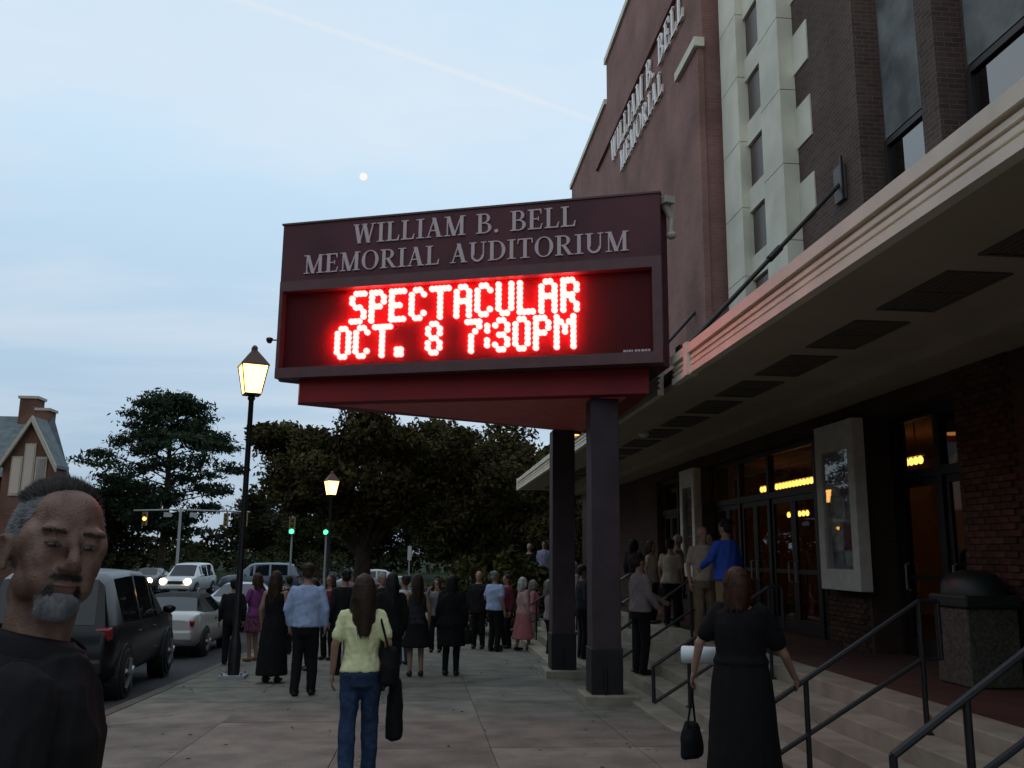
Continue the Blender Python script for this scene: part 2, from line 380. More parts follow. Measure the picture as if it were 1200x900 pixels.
# ================================================================== entrance steps and landing
LZ = 0.35
steps = thing('entrance_steps', 'wide concrete entrance steps rising from the pavement under the canopy', 'steps', (3.7, 14, -0.4), world=True)
for k in range(6):
    z1 = LZ-0.16*k; x0 = 4.30-0.36*k
    y0 = -3.0 if k < 3 else (3.0, 7.5, 13.5)[k-3]
    if k == 3: y0 = -3
    if k == 0:
        mb = MB().b2(x0, x0+0.42, y0, 25.0, z1-0.9, z1)
    else: mb = MB().b2(x0, x0+0.355, y0, 25.0, z1-0.8, z1)
    mb.build('step', concrete2, steps, bevel=0.012)
structure(MB().b2(4.722, 12.4, -3, 36, LZ-0.6, LZ-0.002).build('landing', paver))

# ================================================================== the auditorium
bld = thing('auditorium_building', 'tall red brick auditorium with white stone piers and covered entrance', 'building', (6.6, 15, LZ), world=True)
# tower (rear portion, projecting)
tw = MB().b2(6.0, 20, 18.15, 28.9, 4.12, 18.9); tw.b2(6.0, 19, 28.9, 36.6, 4.12, 17.4); tower = tw.build('tower_wall', tower_brick, bld)
cop = MB().b2(5.92, 20.05, 18.05, 29.0, 18.9, 19.12); cop.build('coping', white_stone, tower)
MB().b2(5.92, 19.05, 29.02, 36.7, 17.4, 17.6).build('coping', white_stone, tower)
bt = MB().b2(5.86, 6.0, 18.1, 19.55, 4.12, 13.0); butt = bt.build('buttress', tower_brick, bld)
MB().b2(5.76, 6.0, 18.02, 19.65, 13.0, 13.22).build('cap_stone', white_stone, butt)
bt = MB().b2(5.90, 6.0, 33.5, 34.3, 4.12, 15.6); bt.build('buttress', tower_brick, bld)
# brick bands around the lettering
MB().b2(5.90, 6.0, 19.75, 30.6, 15.55, 15.72).build('string_course', tower_brick, tower)
MB().b2(5.95, 6.0, 31.0, 33.0, 14.6, 14.72).build('string_course', tower_brick, tower)
# near facade: brick behind the white piers, recess window bays
fw = MB()
fw.b2(6.6, 14, 12.48, 15.62, 4.3, 17.0); fw.b2(6.6, 14, 16.9, 18.15, 4.3, 17.0); fw.b2(6.86, 14, 15.62, 16.9, 4.3, 17.0)
fw.b2(6.6, 14, 10.34, 10.75, 4.3, 17.0); fw.b2(6.6, 14, 8.0, 8.5, 4.3, 17.0); fw.b2(6.6, 14, -3, 6.2, 4.3, 17.0)
fw.b2(7.0, 14, 10.75, 12.48, 4.3, 17.0); fw.b2(7.0, 14, 8.5, 10.34, 4.3, 17.0); fw.b2(7.0, 14, 6.2, 8.0, 4.3, 17.0)
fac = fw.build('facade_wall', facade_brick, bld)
MB().b2(6.5, 14.1, -3.1, 18.1, 17.0, 17.3).build('coping', white_stone, fac)
for (y0, y1) in ((10.75, 12.48), (8.5, 10.34), (6.2, 8.0)):
    MB().b2(6.94, 7.0, y0+0.16, y1-0.16, 8.02, 12.2).build('spandrel_panel', grey_stone, fac)
    fr = MB(); a, b, z0, z1 = y0+0.16, y1-0.16, 5.2, 7.96
    fr.b2(6.90, 7.0, a, a+0.09, z0, z1); fr.b2(6.90, 7.0, b-0.09, b, z0, z1); fr.b2(6.902, 7.0, a+0.09, b-0.09, z1-0.09, z1); fr.b2(6.902, 7.0, a+0.09, b-0.09, z0, z0+0.08)
    fr.b2(6.93, 7.0, a+0.09, b-0.09, 6.55, 6.61)
    wf = fr.build('window', dark_bronze, bld)
    MB().b2(6.955, 6.975, a+0.09, b-0.09, z0+0.08, z1-0.09).build('pane', mirror_glass, wf)
    MB().b2(6.82, 7.0, y0+0.05, y1-0.05, z0-0.14, z0-0.002).build('sill', white_stone, wf)
# white stone piers with quoins
for (y0, y1) in ((16.87, 17.88), (14.72, 15.66)):
    z = 4.3; k = 0
    while z < 16.9:
        z1 = min(z+1.46, 17.0)
        MB().b2(6.30, 6.62, y0, y1, z+0.006, z1-0.006).build('pier_block', white_stone, bld, bevel=0.008)
        qa = z+0.28; qb = z+1.05
        MB().b2(6.575, 6.62, y0-0.62, y0-0.003, qa, qb).build('quoin_block', white_stone, bld)
        if y0 > 16: MB().b2(6.575, 6.62, y1+0.003, y1+0.24, qa, qb).build('quoin_block', white_stone, bld)
        z = z1; k += 1
z = 4.3+0.02
for k in range(9):       # slot windows between the piers, white spandrels
    a = 7.70-1.45*2+k*1.45-0.08; b = a+0.95
    wn = MB().b2(6.53, 6.86, 15.66, 16.87, a, b).build('slot_window', M('slot_brown', (0.075, 0.055, 0.048), rough=0.7), bld)
    MB().b2(6.515, 6.529, 15.72, 16.81, a+0.05, b-0.05).build('pane', M('slot_pane', (0.06, 0.042, 0.036), rough=0.35), wn)
    MB().b2(6.46, 6.86, 15.66, 16.87, b+0.003, a+1.447).build('spandrel', white_stone, bld, bevel=0.008)

# ground floor wall
gw = MB()
gw.b2(6.235, 6.9, -3, 9.95, LZ, 4.05)                       # brick wall right of the doors
gw.b2(6.235, 6.9, 12.30, 13.62, LZ, 4.05)                   # pier with the poster case
gw.b2(6.2, 6.9, 19.75, 21.15, LZ, 4.05)                     # second poster pier
gw.b2(6.3, 6.9, 24.2, 36, LZ, 4.05)
gw.b2(6.22, 6.9, 9.95, 12.30, 3.62, 4.05); gw.b2(6.22, 6.9, 13.62, 19.75, 3.62, 4.05); gw.b2(6.22, 6.9, 21.15, 24.2, 3.62, 4.05)
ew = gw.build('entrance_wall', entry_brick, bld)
# single bricks where they can be told apart: right wall and the pier below its case
bm_ = [M('brick_%d' % k, c, rough=0.9, vary=0.25, vscale=9, bump=0.3, bscale=60, spec=0.15) for k, c in enumerate(((0.090, 0.050, 0.036), (0.072, 0.042, 0.031), (0.105, 0.060, 0.042), (0.058, 0.036, 0.028)))]
bme = []
for k in range(4):
    mb = MB().box((0, 0, 0), (0.04, 0.198, 0.064)); me = mb.mesh('brick'); me.materials.append(bm_[k]); bme.append(me)
bmh = []
for k in range(4):
    mb = MB().box((0, 0, 0), (0.04, 0.094, 0.064)); me = mb.mesh('brick'); me.materials.append(bm_[k]); bmh.append(me)
def brick_field(y0, y1, z0, z1, x, budget):
    n = 0; r = 0; z = z0
    while z+0.064 <= z1:
        y = y1-0.1 if r % 2 == 0 else y1-0.204
        if r % 2:
            o = bpy.data.objects.new('brick', random.choice(bmh)); COL.objects.link(o); o.parent = ew
            o.location = (x-bld['_o'][0], y1-0.048-bld['_o'][1], z+0.032-bld['_o'][2]); n += 1
        while y-0.099 >= y0 and n < budget:
            o = bpy.data.objects.new('brick', random.choice(bme)); COL.objects.link(o); o.parent = ew
            o.location = (x+random.uniform(-0.003, 0.003)-bld['_o'][0], y-bld['_o'][1], z+0.032-bld['_o'][2])
            y -= 0.208; n += 1
        z += 0.074; r += 1
    return n
nb = brick_field(8.85, 9.95, 1.0, 4.0, 6.225, 236)
brick_field(12.30, 13.62, LZ, 1.13, 6.225, 64)

# poster cases on the piers
def poster_case(y0, y1, z0, z1, label):
    t = thing('poster_case', label, 'poster case', (6.2, (y0+y1)/2, z0), group='poster cases beside the doors', world=True)
    wood = M('case_paint', (0.62, 0.60, 0.52), rough=0.6, vary=0.1)
    f = MB(); w_ = 0.2
    f.b2(6.02, 6.2, y0, y0+w_, z0, z1); f.b2(6.02, 6.2, y1-w_, y1, z0, z1); f.b2(6.022, 6.2, y0+w_, y1-w_, z0, z0+0.30); f.b2(6.022, 6.2, y0+w_, y1-w_, z1-0.42, z1)
    f.build('case_frame', wood, t, bevel=0.01)
    MB().b2(6.14, 6.2, y0+w_, y1-w_, z0+0.30, z1-0.42).build('back_board', M('poster_board', (0.42, 0.42, 0.40), rough=0.7, vary=0.3, vscale=4), t)
    a, b, c, d = y0+w_+0.03, y1-w_-0.03, z0+0.34, z1-0.46
    rr = random.Random(int(y0*10)); z = c; k = 0
    while z < d-0.1:
        hgt = min(rr.uniform(0.2, 0.42), d-z)
        m_ = rr.uniform(0.35, 0.65)*(b-a)+a
        for (p, q) in ((a, m_-0.01), (m_+0.01, b)):
            cidx = rr.randrange(6)
            colr = ((0.06, 0.06, 0.07), (0.5, 0.5, 0.48), (0.20, 0.20, 0.22), (0.6, 0.57, 0.52), (0.22, 0.07, 0.06), (0.30, 0.31, 0.32))[cidx]
            MB().b2(6.128, 6.1385, p, q, z+0.012, z+hgt-0.012).build('photo_print', M('print_%d' % cidx, colr, rough=0.5, vary=0.5, vscale=7), t)
        z += hgt; k += 1
    MB().b2(6.05, 6.056, y0+w_, y1-w_, z0+0.30, z1-0.42).build('pane', glass_clear, t)
poster_case(12.16, 13.42, 1.18, 3.62, 'white framed poster case on the brick pier right of the lit entrance')
poster_case(19.85, 21.0, 1.18, 3.62, 'narrow looking pale poster case farther along behind the man in royal blue')

# glazed entrances
def door_leaf(y0, y1, x, z0, z1, parent, hside):
    s = 0.10; f = MB()
    f.b2(x-0.025, x+0.025, y0, y0+s, z0, z1); f.b2(x-0.025, x+0.025, y1-s, y1, z0, z1); f.b2(x-0.024, x+0.024, y0+s, y1-s, z0, z0+0.22); f.b2(x-0.024, x+0.024, y0+s, y1-s, z1-s, z1)
    f.b2(x-0.02, x+0.02, y0+s, y1-s, z0+1.0, z0+1.07)
    d = f.build('door', dark_bronze, parent)
    MB().b2(x-0.004, x+0.004, y0+s, y1-s, z0+0.22, z1-s).build('pane', glass, d)
    yh = y0+0.14 if hside < 0 else y1-0.14
    MB().tube([(x-0.03, yh, z0+0.85), (x-0.085, yh, z0+0.87), (x-0.085, yh, z0+1.2), (x-0.03, yh, z0+1.22)], 0.013, 8).build('door_handle', steel, d)
def glazed_bay(y0, y1, x, leaves, name, label, side=None):
    t = thing(name, label, 'doorway', (x, (y0+y1)/2, LZ), world=True)
    f = MB(); zt = 2.72; z1 = 3.62; s = 0.09
    f.b2(x-0.06, x+0.06, y0, y0+s, LZ, z1); f.b2(x-0.06, x+0.06, y1-s, y1, LZ, z1); f.b2(x-0.058, x+0.058, y0+s, y1-s, z1-s, z1); f.b2(x-0.058, x+0.058, y0+s, y1-s, zt, zt+0.12)
    n = len(leaves)-1
    for q in leaves[1:-1]: f.b2(x-0.062, x+0.062, q-0.06, q+0.06, LZ, z1-s)
    f.build('door_frame', dark_bronze, t)
    for i in range(n):
        a = leaves[i]+(0.06 if i else s); b = leaves[i+1]-(0.06 if i < n-1 else s)
        MB().b2(x-0.005, x+0.005, a, b, zt+0.12, z1-s).build('transom_pane', glass, t)
        m_ = (a+b)/2
        if b-a > 1.35:
            door_leaf(a+0.005, m_-0.004, x, LZ+0.01, zt-0.005, t, 1); door_leaf(m_+0.004, b-0.005, x, LZ+0.01, zt-0.005, t, -1)
        else: door_leaf(a+0.005, b-0.005, x, LZ+0.01, zt-0.005, t, 1)
glazed_bay(9.95, 12.30, 6.72, [9.95, 11.13, 12.30], 'entrance_door', 'dark glazed double doors between the poster pier and the right brick wall')
glazed_bay(13.62, 19.75, 6.5, [13.62, 14.4, 16.5, 18.1, 19.75], 'entrance_door', 'long dark glazed entrance with glowing lamps between the two poster piers')
glazed_bay(21.15, 24.2, 6.5, [21.15, 22.67, 24.2], 'entrance_door', 'dim glazed doors beyond the farther poster pier')
# lobby
lob = M('lobby_wall', (0.34, 0.17, 0.08), rough=0.8, vary=0.15, vscale=1.0)
lm = MB(); lm.b2(11.8, 11.9, 8, 25, LZ, 4.0); lm.b2(6.95, 11.8, 7.9, 8.0, LZ, 4.0); lm.b2(6.95, 11.8, 25, 25.1, LZ, 4.0)
lm.b2(6.95, 11.8, 8, 25, 3.95, 4.0); lm.build('lobby_interior', lob, bld)
MB().b2(9.6, 9.9, 14.8, 15.2, LZ, 3.95).build('lobby_column', lob, bld)
MB().b2(9.6, 9.9, 18.8, 19.2, LZ, 3.95).build('lobby_column', lob, bld)
bulb = emit_mat('lamp_bulb', (1.0, 0.56, 0.10), 7.0)
def light_bar(x, y0, y1, z, nb, label):
    t = thing('lobby_light', label, 'ceiling light', (x, (y0+y1)/2, z), group='glowing bulb rows inside the lobby', world=True)
    brass = M('brass', (0.4, 0.26, 0.08), rough=0.35, metal=0.9)
    MB().b2(x-0.05, x+0.05, y0, y1, z+0.07, z+0.12).build('rail', brass, t)
    for q in (0.2, 0.8):
        yq = y0+(y1-y0)*q; MB().cone((x, yq, z+0.12), (x, yq, 3.95), 0.012, 0.012, 6).build('stem', brass, t)
    for i in range(nb):
        yq = y0+(y1-y0)*(i+0.5)/nb
        MB().ell((x, yq, z), (0.048, 0.048, 0.07), 8, 6).build('bulb', bulb, t, smooth=True)
light_bar(7.9, 17.0, 20.7, 3.20, 20, 'long row of glowing yellow bulbs behind the left entrance glass')
light_bar(8.3, 14.3, 15.35, 3.28, 7, 'short row of glowing yellow bulbs above the right double doors')
light_bar(8.9, 20.3, 21.6, 2.66, 6, 'small lower row of orange bulbs deep inside the lobby')
def lamp_light(loc, energy, col=(1.0, 0.62, 0.28), r=0.1, name='lamp_light', parent=None):
    l = bpy.data.lights.new(name, 'POINT'); l.energy = energy; l.color = col; l.shadow_soft_size = r
    o = bpy.data.objects.new(name, l); COL.objects.link(o); o.location = loc
    if parent is not None: o.parent = parent
    return o
lamp_light((9.0, 16, 3.1), 9, (1.0, 0.5, 0.18), 0.4); lamp_light((9.0, 11.5, 3.1), 6, (1.0, 0.5, 0.18), 0.4); lamp_light((9.0, 22, 3.1), 6, (1.0, 0.5, 0.18), 0.4)
dl = thing('lobby_downlight', 'small round orange ceiling lamp seen through the right doors', 'ceiling light', (8.3, 13.4, 3.6), world=True)
MB().lathe([(0.16, 0.05), (0.2, 0.0), (0.2, 0.35)], 16, (8.3, 13.4, 3.6)).build('housing', dark_bronze, dl)
MB().ell((8.3, 13.4, 3.62), (0.15, 0.15, 0.05), 12, 6).build('lens', emit_mat('dim_orange', (1.0, 0.36, 0.10), 0.9), dl)

# ================================================================== canopy
can = thing('entrance_canopy', 'long flat cream canopy with fluted edge over the entrance steps', 'canopy', (4.8, 15, 4.0), world=True)
CY1 = 33.3
def fascia_run(y0, y1):
    bands = ((4.0, 4.085, 3.40), (4.085, 4.12, 3.44), (4.12, 4.165, 3.415), (4.165, 4.20, 3.44), (4.20, 4.245, 3.415), (4.245, 4.28, 3.44), (4.28, 4.40, 3.385))
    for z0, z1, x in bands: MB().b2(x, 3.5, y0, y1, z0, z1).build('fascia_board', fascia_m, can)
fascia_run(-3, 11.25); fascia_run(11.42, 12.1); fascia_run(12.9, CY1)
MB().b2(3.365, 3.52, 11.25, 11.42, 3.985, 4.43).build('joint_cover', fascia_m, can, bevel=0.006)
MB().b2(3.365, 3.52, CY1, CY1+0.14, 3.985, 4.42).build('joint_cover', fascia_m, can)
MB().b2(3.5, 6.235, CY1, CY1+0.1, 4.0, 4.38).build('fascia_board', fascia_m, can)
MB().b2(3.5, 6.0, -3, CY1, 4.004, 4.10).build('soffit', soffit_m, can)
MB().b2(3.5, 6.0, -3, CY1, 4.2, 4.30).build('roof_sheet', M('roof_felt', (0.08, 0.08, 0.08), rough=0.95), can)
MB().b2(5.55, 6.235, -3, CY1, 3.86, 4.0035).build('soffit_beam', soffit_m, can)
yc = 2.5
while yc < 32:
    f = MB(); x0, x1, y0, y1 = 4.26, 4.84, yc-0.6, yc+0.6
    f.b2(x0, x1, y0, y0+0.035, 3.985, 4.0035); f.b2(x0, x1, y1-0.035, y1, 3.985, 4.0035); f.b2(x0, x0+0.035, y0+0.035, y1-0.035, 3.986, 4.0035); f.b2(x1-0.035, x1, y0+0.035, y1-0.035, 3.986, 4.0035)
    f.b2(x0+0.035, x1-0.035, yc-0.015, yc+0.015, 3.987, 4.0035)
    fo = f.build('soffit_grille', grille_m, can)
    MB().b2(x0+0.035, x1-0.035, y0+0.035, y1-0.035, 3.9995, 4.0036).build('grille_back', M('grille_back', (0.13, 0.11, 0.08), rough=0.9), can)
    for k in range(8):
        xx = x0+0.06+k*(x1-x0-0.12)/7
        for (p, q) in ((y0+0.035, yc-0.015), (yc+0.015, y1-0.035)):
            MB().b2(xx-0.008, xx+0.008, p, q, 3.99, 3.9994).build('slat', grille_m, fo)
    yc += 1.62
def tie_rod(p0, p1, label):
    t = thing('tie_rod', label, 'tie rod', p0, group='steel rods holding the canopy', world=True)
    MB().tube([p0, p1], 0.035, 8).build('rod', dark_bronze, t)
    d = (Vector(p1)-Vector(p0)); c = Vector(p0)+d*0.55
    MB().tube([c-d.normalized()*0.16, c+d.normalized()*0.16], 0.055, 8).build('turnbuckle', dark_bronze, t)
    MB().b2(p1[0]-0.03, p1[0]+0.02, p1[1]-0.16, p1[1]+0.16, p1[2]-0.30, p1[2]+0.30).build('wall_plate', M('plate_grey', (0.12, 0.10, 0.09), rough=0.6), t)
    MB().b2(p1[0]-0.07, p1[0]-0.031, p1[1]-0.2, p1[1]-0.16, p1[2]-0.34, p1[2]+0.40).build('plate_edge', dark_bronze, t)
    MB().b2(p0[0]-0.09, p0[0]+0.2, p0[1]-0.11, p0[1]+0.11, 4.40, p0[2]+0.06).build('anchor_block', dark_bronze, t)
tie_rod((3.60, 12.16, 4.52), (6.57, 13.15, 7.62), 'long dark steel rod rising from the canopy corner to the brick wall')
tie_rod((3.60, 17.6, 4.52), (5.97, 18.9, 7.1), 'short visible dark rod against the tower just right of the sign')
# ceiling lamps under the canopy
for (x, y, lit, lab) in ((4.19, 17.0, 0, 'small pale unlit lamp under the canopy behind the front post'),):
    t = thing('canopy_lamp', lab, 'lamp', (x, y, 3.98), world=True)
    MB().lathe([(0.09, -0.05), (0.11, -0.03), (0.11, 0.02)], 14, (x, y, 3.98)).build('housing', M('lamp_white', (0.7, 0.68, 0.6), rough=0.5), t)
    MB().ell((x, y, 3.93), (0.085, 0.085, 0.03), 12, 6).build('lens', M('lens_off', (0.7, 0.66, 0.55), rough=0.3), t)

# ================================================================== lettering
def arc(cx, cy, rx, ry, a0, a1, t0, t1, n=10):
    """quads of a curved stroke; thickness goes t0 (ends) to t1 (middle)"""
    out = []
    for i in range(n):
        q = []
        for k in (i, i+1):
            f_ = k/n; a = R(a0+(a1-a0)*f_); th = t0+(t1-t0)*math.sin(math.pi*f_)
            q.append(((cx+rx*math.cos(a), cy+ry*math.sin(a)), (cx+(rx-th)*math.cos(a), cy+(ry-min(th, t0*1.0+0.0))*math.sin(a))))
        out.append([q[0][0], q[1][0], q[1][1], q[0][1]])
    return out
def rect(x0, x1, y0, y1): return [(x0, y0), (x1, y0), (x1, y1), (x0, y1)]
def diag(x0, y0, x1, y1, w_): return [(x0-w_/2, y0), (x0+w_/2, y0), (x1+w_/2, y1), (x1-w_/2, y1)]
T, S_, H = 0.15, 0.055, 0.05      # thick, thin, serif height
def glyph(c):
    if c == 'I': return 0.36, [rect(.105, .255, 0, 1), rect(0, .36, 0, H), rect(0, .36, 1-H, 1)]
    if c == 'L': return 0.62, [rect(.09, .09+T, 0, 1), rect(0, .33, 1-H, 1), rect(0, .58, 0, .06), [(.50, .06), (.58, .06), (.62, .28), (.58, .28)]]
    if c == 'E': return 0.64, [rect(.09, .09+T, 0, 1), rect(0, .57, 1-.06, 1), rect(0, .58, 0, .06), rect(.24, .46, .485, .54), [(.52, .06), (.58, .06), (.63, .27), (.59, .27)], [(.50, .94), (.57, .94), (.58, .75), (.55, .75)], rect(.43, .47, .40, .62)]
    if c == 'T': return 0.66, [rect(.255, .405, 0, 1), rect(.14, .52, 0, H), rect(.02, .64, .94, 1), [(.0, .74), (.035, .74), (.07, .94), (.02, .94)], [(.625, .74), (.66, .74), (.64, .94), (.59, .94)]]
    if c == 'D': return 0.76, [rect(.09, .09+T, 0, 1), rect(0, .36, 0, .055), rect(0, .36, .945, 1)]+arc(.33, .5, .42, .5, -90, 90, .055, .15, 16)
    if c == 'O': return 0.80, arc(.40, .5, .39, .52, -90, 90, .05, .15, 16)+arc(.40, .5, .39, .52, 90, 270, .05, .15, 16)
    if c == 'B': return 0.68, [rect(.09, .09+T, 0, 1), rect(0, .36, 0, .055), rect(0, .36, .945, 1), rect(.24, .36, .49, .545)]+arc(.33, .755, .27, .245, -90, 90, .055, .14, 10)+arc(.34, .27, .33, .27, -90, 90, .055, .15, 12)
    if c == 'R': return 0.74, [rect(.09, .09+T, 0, 1), rect(0, .34, 0, H), rect(0, .36, .945, 1), rect(.24, .36, .47, .525), [(.28, .49), (.43, .49), (.71, 0), (.55, 0)], rect(.55, .76, 0, H)]+arc(.33, .735, .29, .265, -90, 90, .055, .14, 10)
    if c == 'U': return 0.76, [rect(.09, .09+T, .33, 1), rect(0, .33, 1-H, 1), rect(.60, .655, .33, 1), rect(.51, .75, 1-H, 1)]+arc(.372, .33, .282, .345, 180, 360, .10, .12, 14)
    if c == 'A': return 0.76, [diag(.10, 0, .37, 1, .055), diag(.60, 0, .36, 1, .17), rect(.19, .55, .32, .375), rect(0, .24, 0, H), rect(.47, .76, 0, H)]
    if c == 'M': return 0.94, [rect(.11, .165, 0, 1), rect(0, .27, 0, H), rect(0, .24, 1-H, 1), diag(.45, 0, .17, 1, .16), diag(.45, 0, .76, 1, .06), rect(.70, .85, 0, 1), rect(.62, .94, 0, H), rect(.74, .94, 1-H, 1)]
    if c == 'W': return 1.04, [diag(.30, 0, .13, 1, .16), diag(.30, 0, .50, 1, .06), diag(.72, 0, .52, 1, .16), diag(.72, 0, .92, 1, .06), rect(0, .27, 1-H, 1), rect(.39, .64, 1-H, 1), rect(.82, 1.04, 1-H, 1)]
    if c == '.': return 0.25, [[(.125+.09*math.cos(R(a)), .08+.09*math.sin(R(a))) for a in range(0, 360, 30)]]
    return 0.34, []
def lettering(text, o, U, V, W, width, height, depth, mat, parent, name='letter', gap=0.07, bold=1.0):
    ws = [glyph(c)[0] for c in text]; tot = sum(ws)+gap*(len(text)-1); k = width/tot; x = 0
    for c, w_ in zip(text, ws):
        mb = MB()
        for i, poly in enumerate(glyph(c)[1]):
            mb.ext([((x+px)*k, py*height) for px, py in poly], o, U, V, W, 0.0, depth+0.0006*(i % 7))
        if mb.v: mb.build(name, mat, parent)
        x += w_+gap

# letters on the tower
tl = M('tower_letter', (0.82, 0.80, 0.76), rough=0.5)
lettering('WILLIAM B. BELL', (5.96, 27.9, 14.62), (0, -1, 0), (0, 0, 1), (-1, 0, 0), 8.55, 0.80, 0.05, tl, bld, gap=0.12)
lettering('MEMORIAL', (5.96, 26.55, 13.72), (0, -1, 0), (0, 0, 1), (-1, 0, 0), 5.2, 0.68, 0.05, tl, bld, gap=0.12)

# ================================================================== marquee sign
maroon = M('sign_maroon', (0.092, 0.026, 0.034), rough=0.55, vary=0.28, vscale=1.1, spec=0.3)
trim = M('sign_trim', (0.125, 0.062, 0.066), rough=0.5, vary=0.1, spec=0.3)
glow_paint = M('sign_glow_paint', (0.26, 0.016, 0.018), rough=0.55, vary=0.12, vscale=1.5, spec=0.3)  # red glow below the message board, painted into the base colour
postpaint = M('sign_post_paint', (0.055, 0.036, 0.044), rough=0.55, vary=0.2, vscale=3, spec=0.3)
A = Vector((3.2, 11.8, 0)); B = Vector((-2.36, 13.8, 0)); B2 = Vector((-2.33, 14.05, 0)); A2 = Vector((3.2, 16.9, 0))
sign = thing('marquee_sign', 'maroon wedge shaped marquee sign with glowing red message board on two posts', 'sign', (0.6, 14.2, -0.4), world=True)
Wd = (A-B).length; U = (A-B).normalized(); Nn = Vector((U.y, -U.x, 0))      # U: left to right, Nn: towards the viewer
if Nn.y > 0: Nn = -Nn
def sp(u, z, off=0.0): return B+U*u+Nn*off+Vector((0, 0, z))
# cabinet: V plan
def inset(k): return [(p.x, p.y) for p in (A-Nn*k+U*0.0, B-Nn*k+U*k*0.6, B2+U*k*0.6+Vector((0, -k*0.5, 0)), A2+Vector((0, -k, 0)))]
back = A2; MB().prism([(A.x, A.y+0.24), (A.x+0.17, A.y+0.28), (A2.x+0.17, A2.y), (A2.x, A2.y), (B2.x+0.02, B2.y+0.05), (B.x+0.02, B.y+0.23)], 4.26, 6.72).build('cabinet', maroon, sign)
def plate(u0, u1, z0, z1, d0, d1, name, mat, parent=sign, bevel=0.0):
    mb = MB(); o = B
    mb.ext([(u0, z0), (u1, z0), (u1, z1), (u0, z1)], o, U, Vector((0, 0, 1)), Nn, d0, d1); return mb.build(name, mat, parent, bevel=bevel)
plate(0, Wd, 5.80, 6.73, -0.215, 0.0, 'header_panel', maroon)
plate(-0.02, Wd+0.02, 6.731, 6.76, -0.12, 0.02, 'top_trim', trim)
for k in (1, 2): plate(Wd*k/3-0.004, Wd*k/3+0.004, 5.80, 6.72, 0.0, 0.0025, 'panel_seam', M('seam_dark', (0.03, 0.010, 0.014), rough=0.7))
plate(0, Wd, 5.64, 5.799, -0.215, 0.012, 'middle_trim', trim)
plate(0, Wd, 4.26, 4.42, -0.215, 0.014, 'bottom_trim', trim)
plate(Wd-0.13, Wd, 4.42, 5.64, -0.215, 0.010, 'side_trim', trim)
plate(0, 0.05, 4.42, 5.64, -0.215, 0.010, 'side_trim', trim)
board = plate(0.05, Wd-0.13, 4.42, 5.64, -0.21, -0.135, 'message_board', M('led_board', (0.060, 0.007, 0.009), rough=0.6, spec=0.25))
for i in range(1, 6):
    u = 0.05+i*(Wd-0.18)/6
    plate(u-0.004, u+0.004, 4.43, 5.63, -0.135, -0.131, 'module_joint', maroon, board)
for k, (u0, wd) in enumerate(((5.36, .035), (5.405, .02), (5.435, .03), (5.475, .02), (5.52, .035), (5.565, .03), (5.61, .045), (5.665, .03), (5.705, .03))):
    plate(u0, u0+wd, 4.43, 4.46, -0.011, -0.007, 'maker_mark', M('mark_white', (0.6, 0.5, 0.5), rough=0.6), board)
letm = M('sign_letter', (0.60, 0.47, 0.48), rough=0.5)
lettering('WILLIAM B. BELL', sp(1.21, 6.33), U, (0, 0, 1), Nn, 3.49, 0.31, 0.02, letm, sign)
lettering('MEMORIAL AUDITORIUM', sp(0.40, 5.90), U, (0, 0, 1), Nn, 5.06, 0.30, 0.02, letm, sign)
# red message of bulbs: five-by-seven characters
F57 = {'S': '.###|#...|#...|.##.|...#|...#|###.', 'P': '###.|#..#|#..#|###.|#...|#...|#...', 'E': '####|#...|#...|###.|#...|#...|####', 'C': '.##.|#..#|#...|#...|#...|#..#|.##.',
       'T': '#####|..#..|..#..|..#..|..#..|..#..|..#..', 'A': '.##.|#..#|#..#|####|#..#|#..#|#..#', 'U': '#..#|#..#|#..#|#..#|#..#|#..#|.##.', 'L': '#...|#...|#...|#...|#...|#...|####',
       'R': '###.|#..#|#..#|###.|#.#.|#..#|#..#', 'O': '.##.|#..#|#..#|#..#|#..#|#..#|.##.', '.': '..|..|..|..|..|##|##', '8': '.##.|#..#|#..#|.##.|#..#|#..#|.##.',
       '7': '####|...#|..#.|.#..|.#..|.#..|.#..', ':': '.|#|#|.|#|#|.', '3': '.##.|#..#|...#|.##.|...#|#..#|.##.', '0': '.##.|#..#|#..#|#..#|#..#|#..#|.##.', 'M': '#...#|##.##|#.#.#|#.#.#|#...#|#...#|#...#'}
led = emit_mat('red_led', (1.0, 0.10, 0.09), 12.5)
def led_row(text, u0, ztop, pu, pv, rad):
    c = 0
    for ch in text:
        if ch == ' ': c += 5; continue
        rows = F57[ch].split('|'); mb = MB(); first = ch == ':'
        for r, line in enumerate(rows):
            if first and r == 3: mb.build('lit_character', led, board); mb = MB()
            for k, q in enumerate(line):
                if q == '#':
                    cu, cz = u0+(c+k)*pu, ztop-r*pv
                    # a stubby lens dome standing off the board
                    n = 10; st = len(mb.v); prof = ((1.0, 0.0), (1.0, 0.045), (0.72, 0.060), (0.0, 0.066)); V = []; Fc = []
                    for (rr, h) in prof[:-1]:
                        for j in range(n):
                            a = 2*math.pi*j/n; V.append(sp(cu+rr*rad*math.cos(a), cz+rr*rad*math.sin(a), -0.134+h))
                    V.append(sp(cu, cz, -0.134+0.066))
                    for i in range(2):
                        for j in range(n): Fc.append((i*n+j, i*n+(j+1) % n, (i+1)*n+(j+1) % n, (i+1)*n+j))
                    for j in range(n): Fc.append((2*n+j, 2*n+(j+1) % n, 3*n))
                    mb.add(V, Fc)
        mb.build('lit_character', led, board)
        c += len(rows[0])+1
led_row('SPECTACULAR', 1.185, 5.56, 0.0648, 0.0728, 0.046)
led_row('OCT. 8 7:30PM', 0.965, 5.015, 0.0612, 0.0728, 0.045)
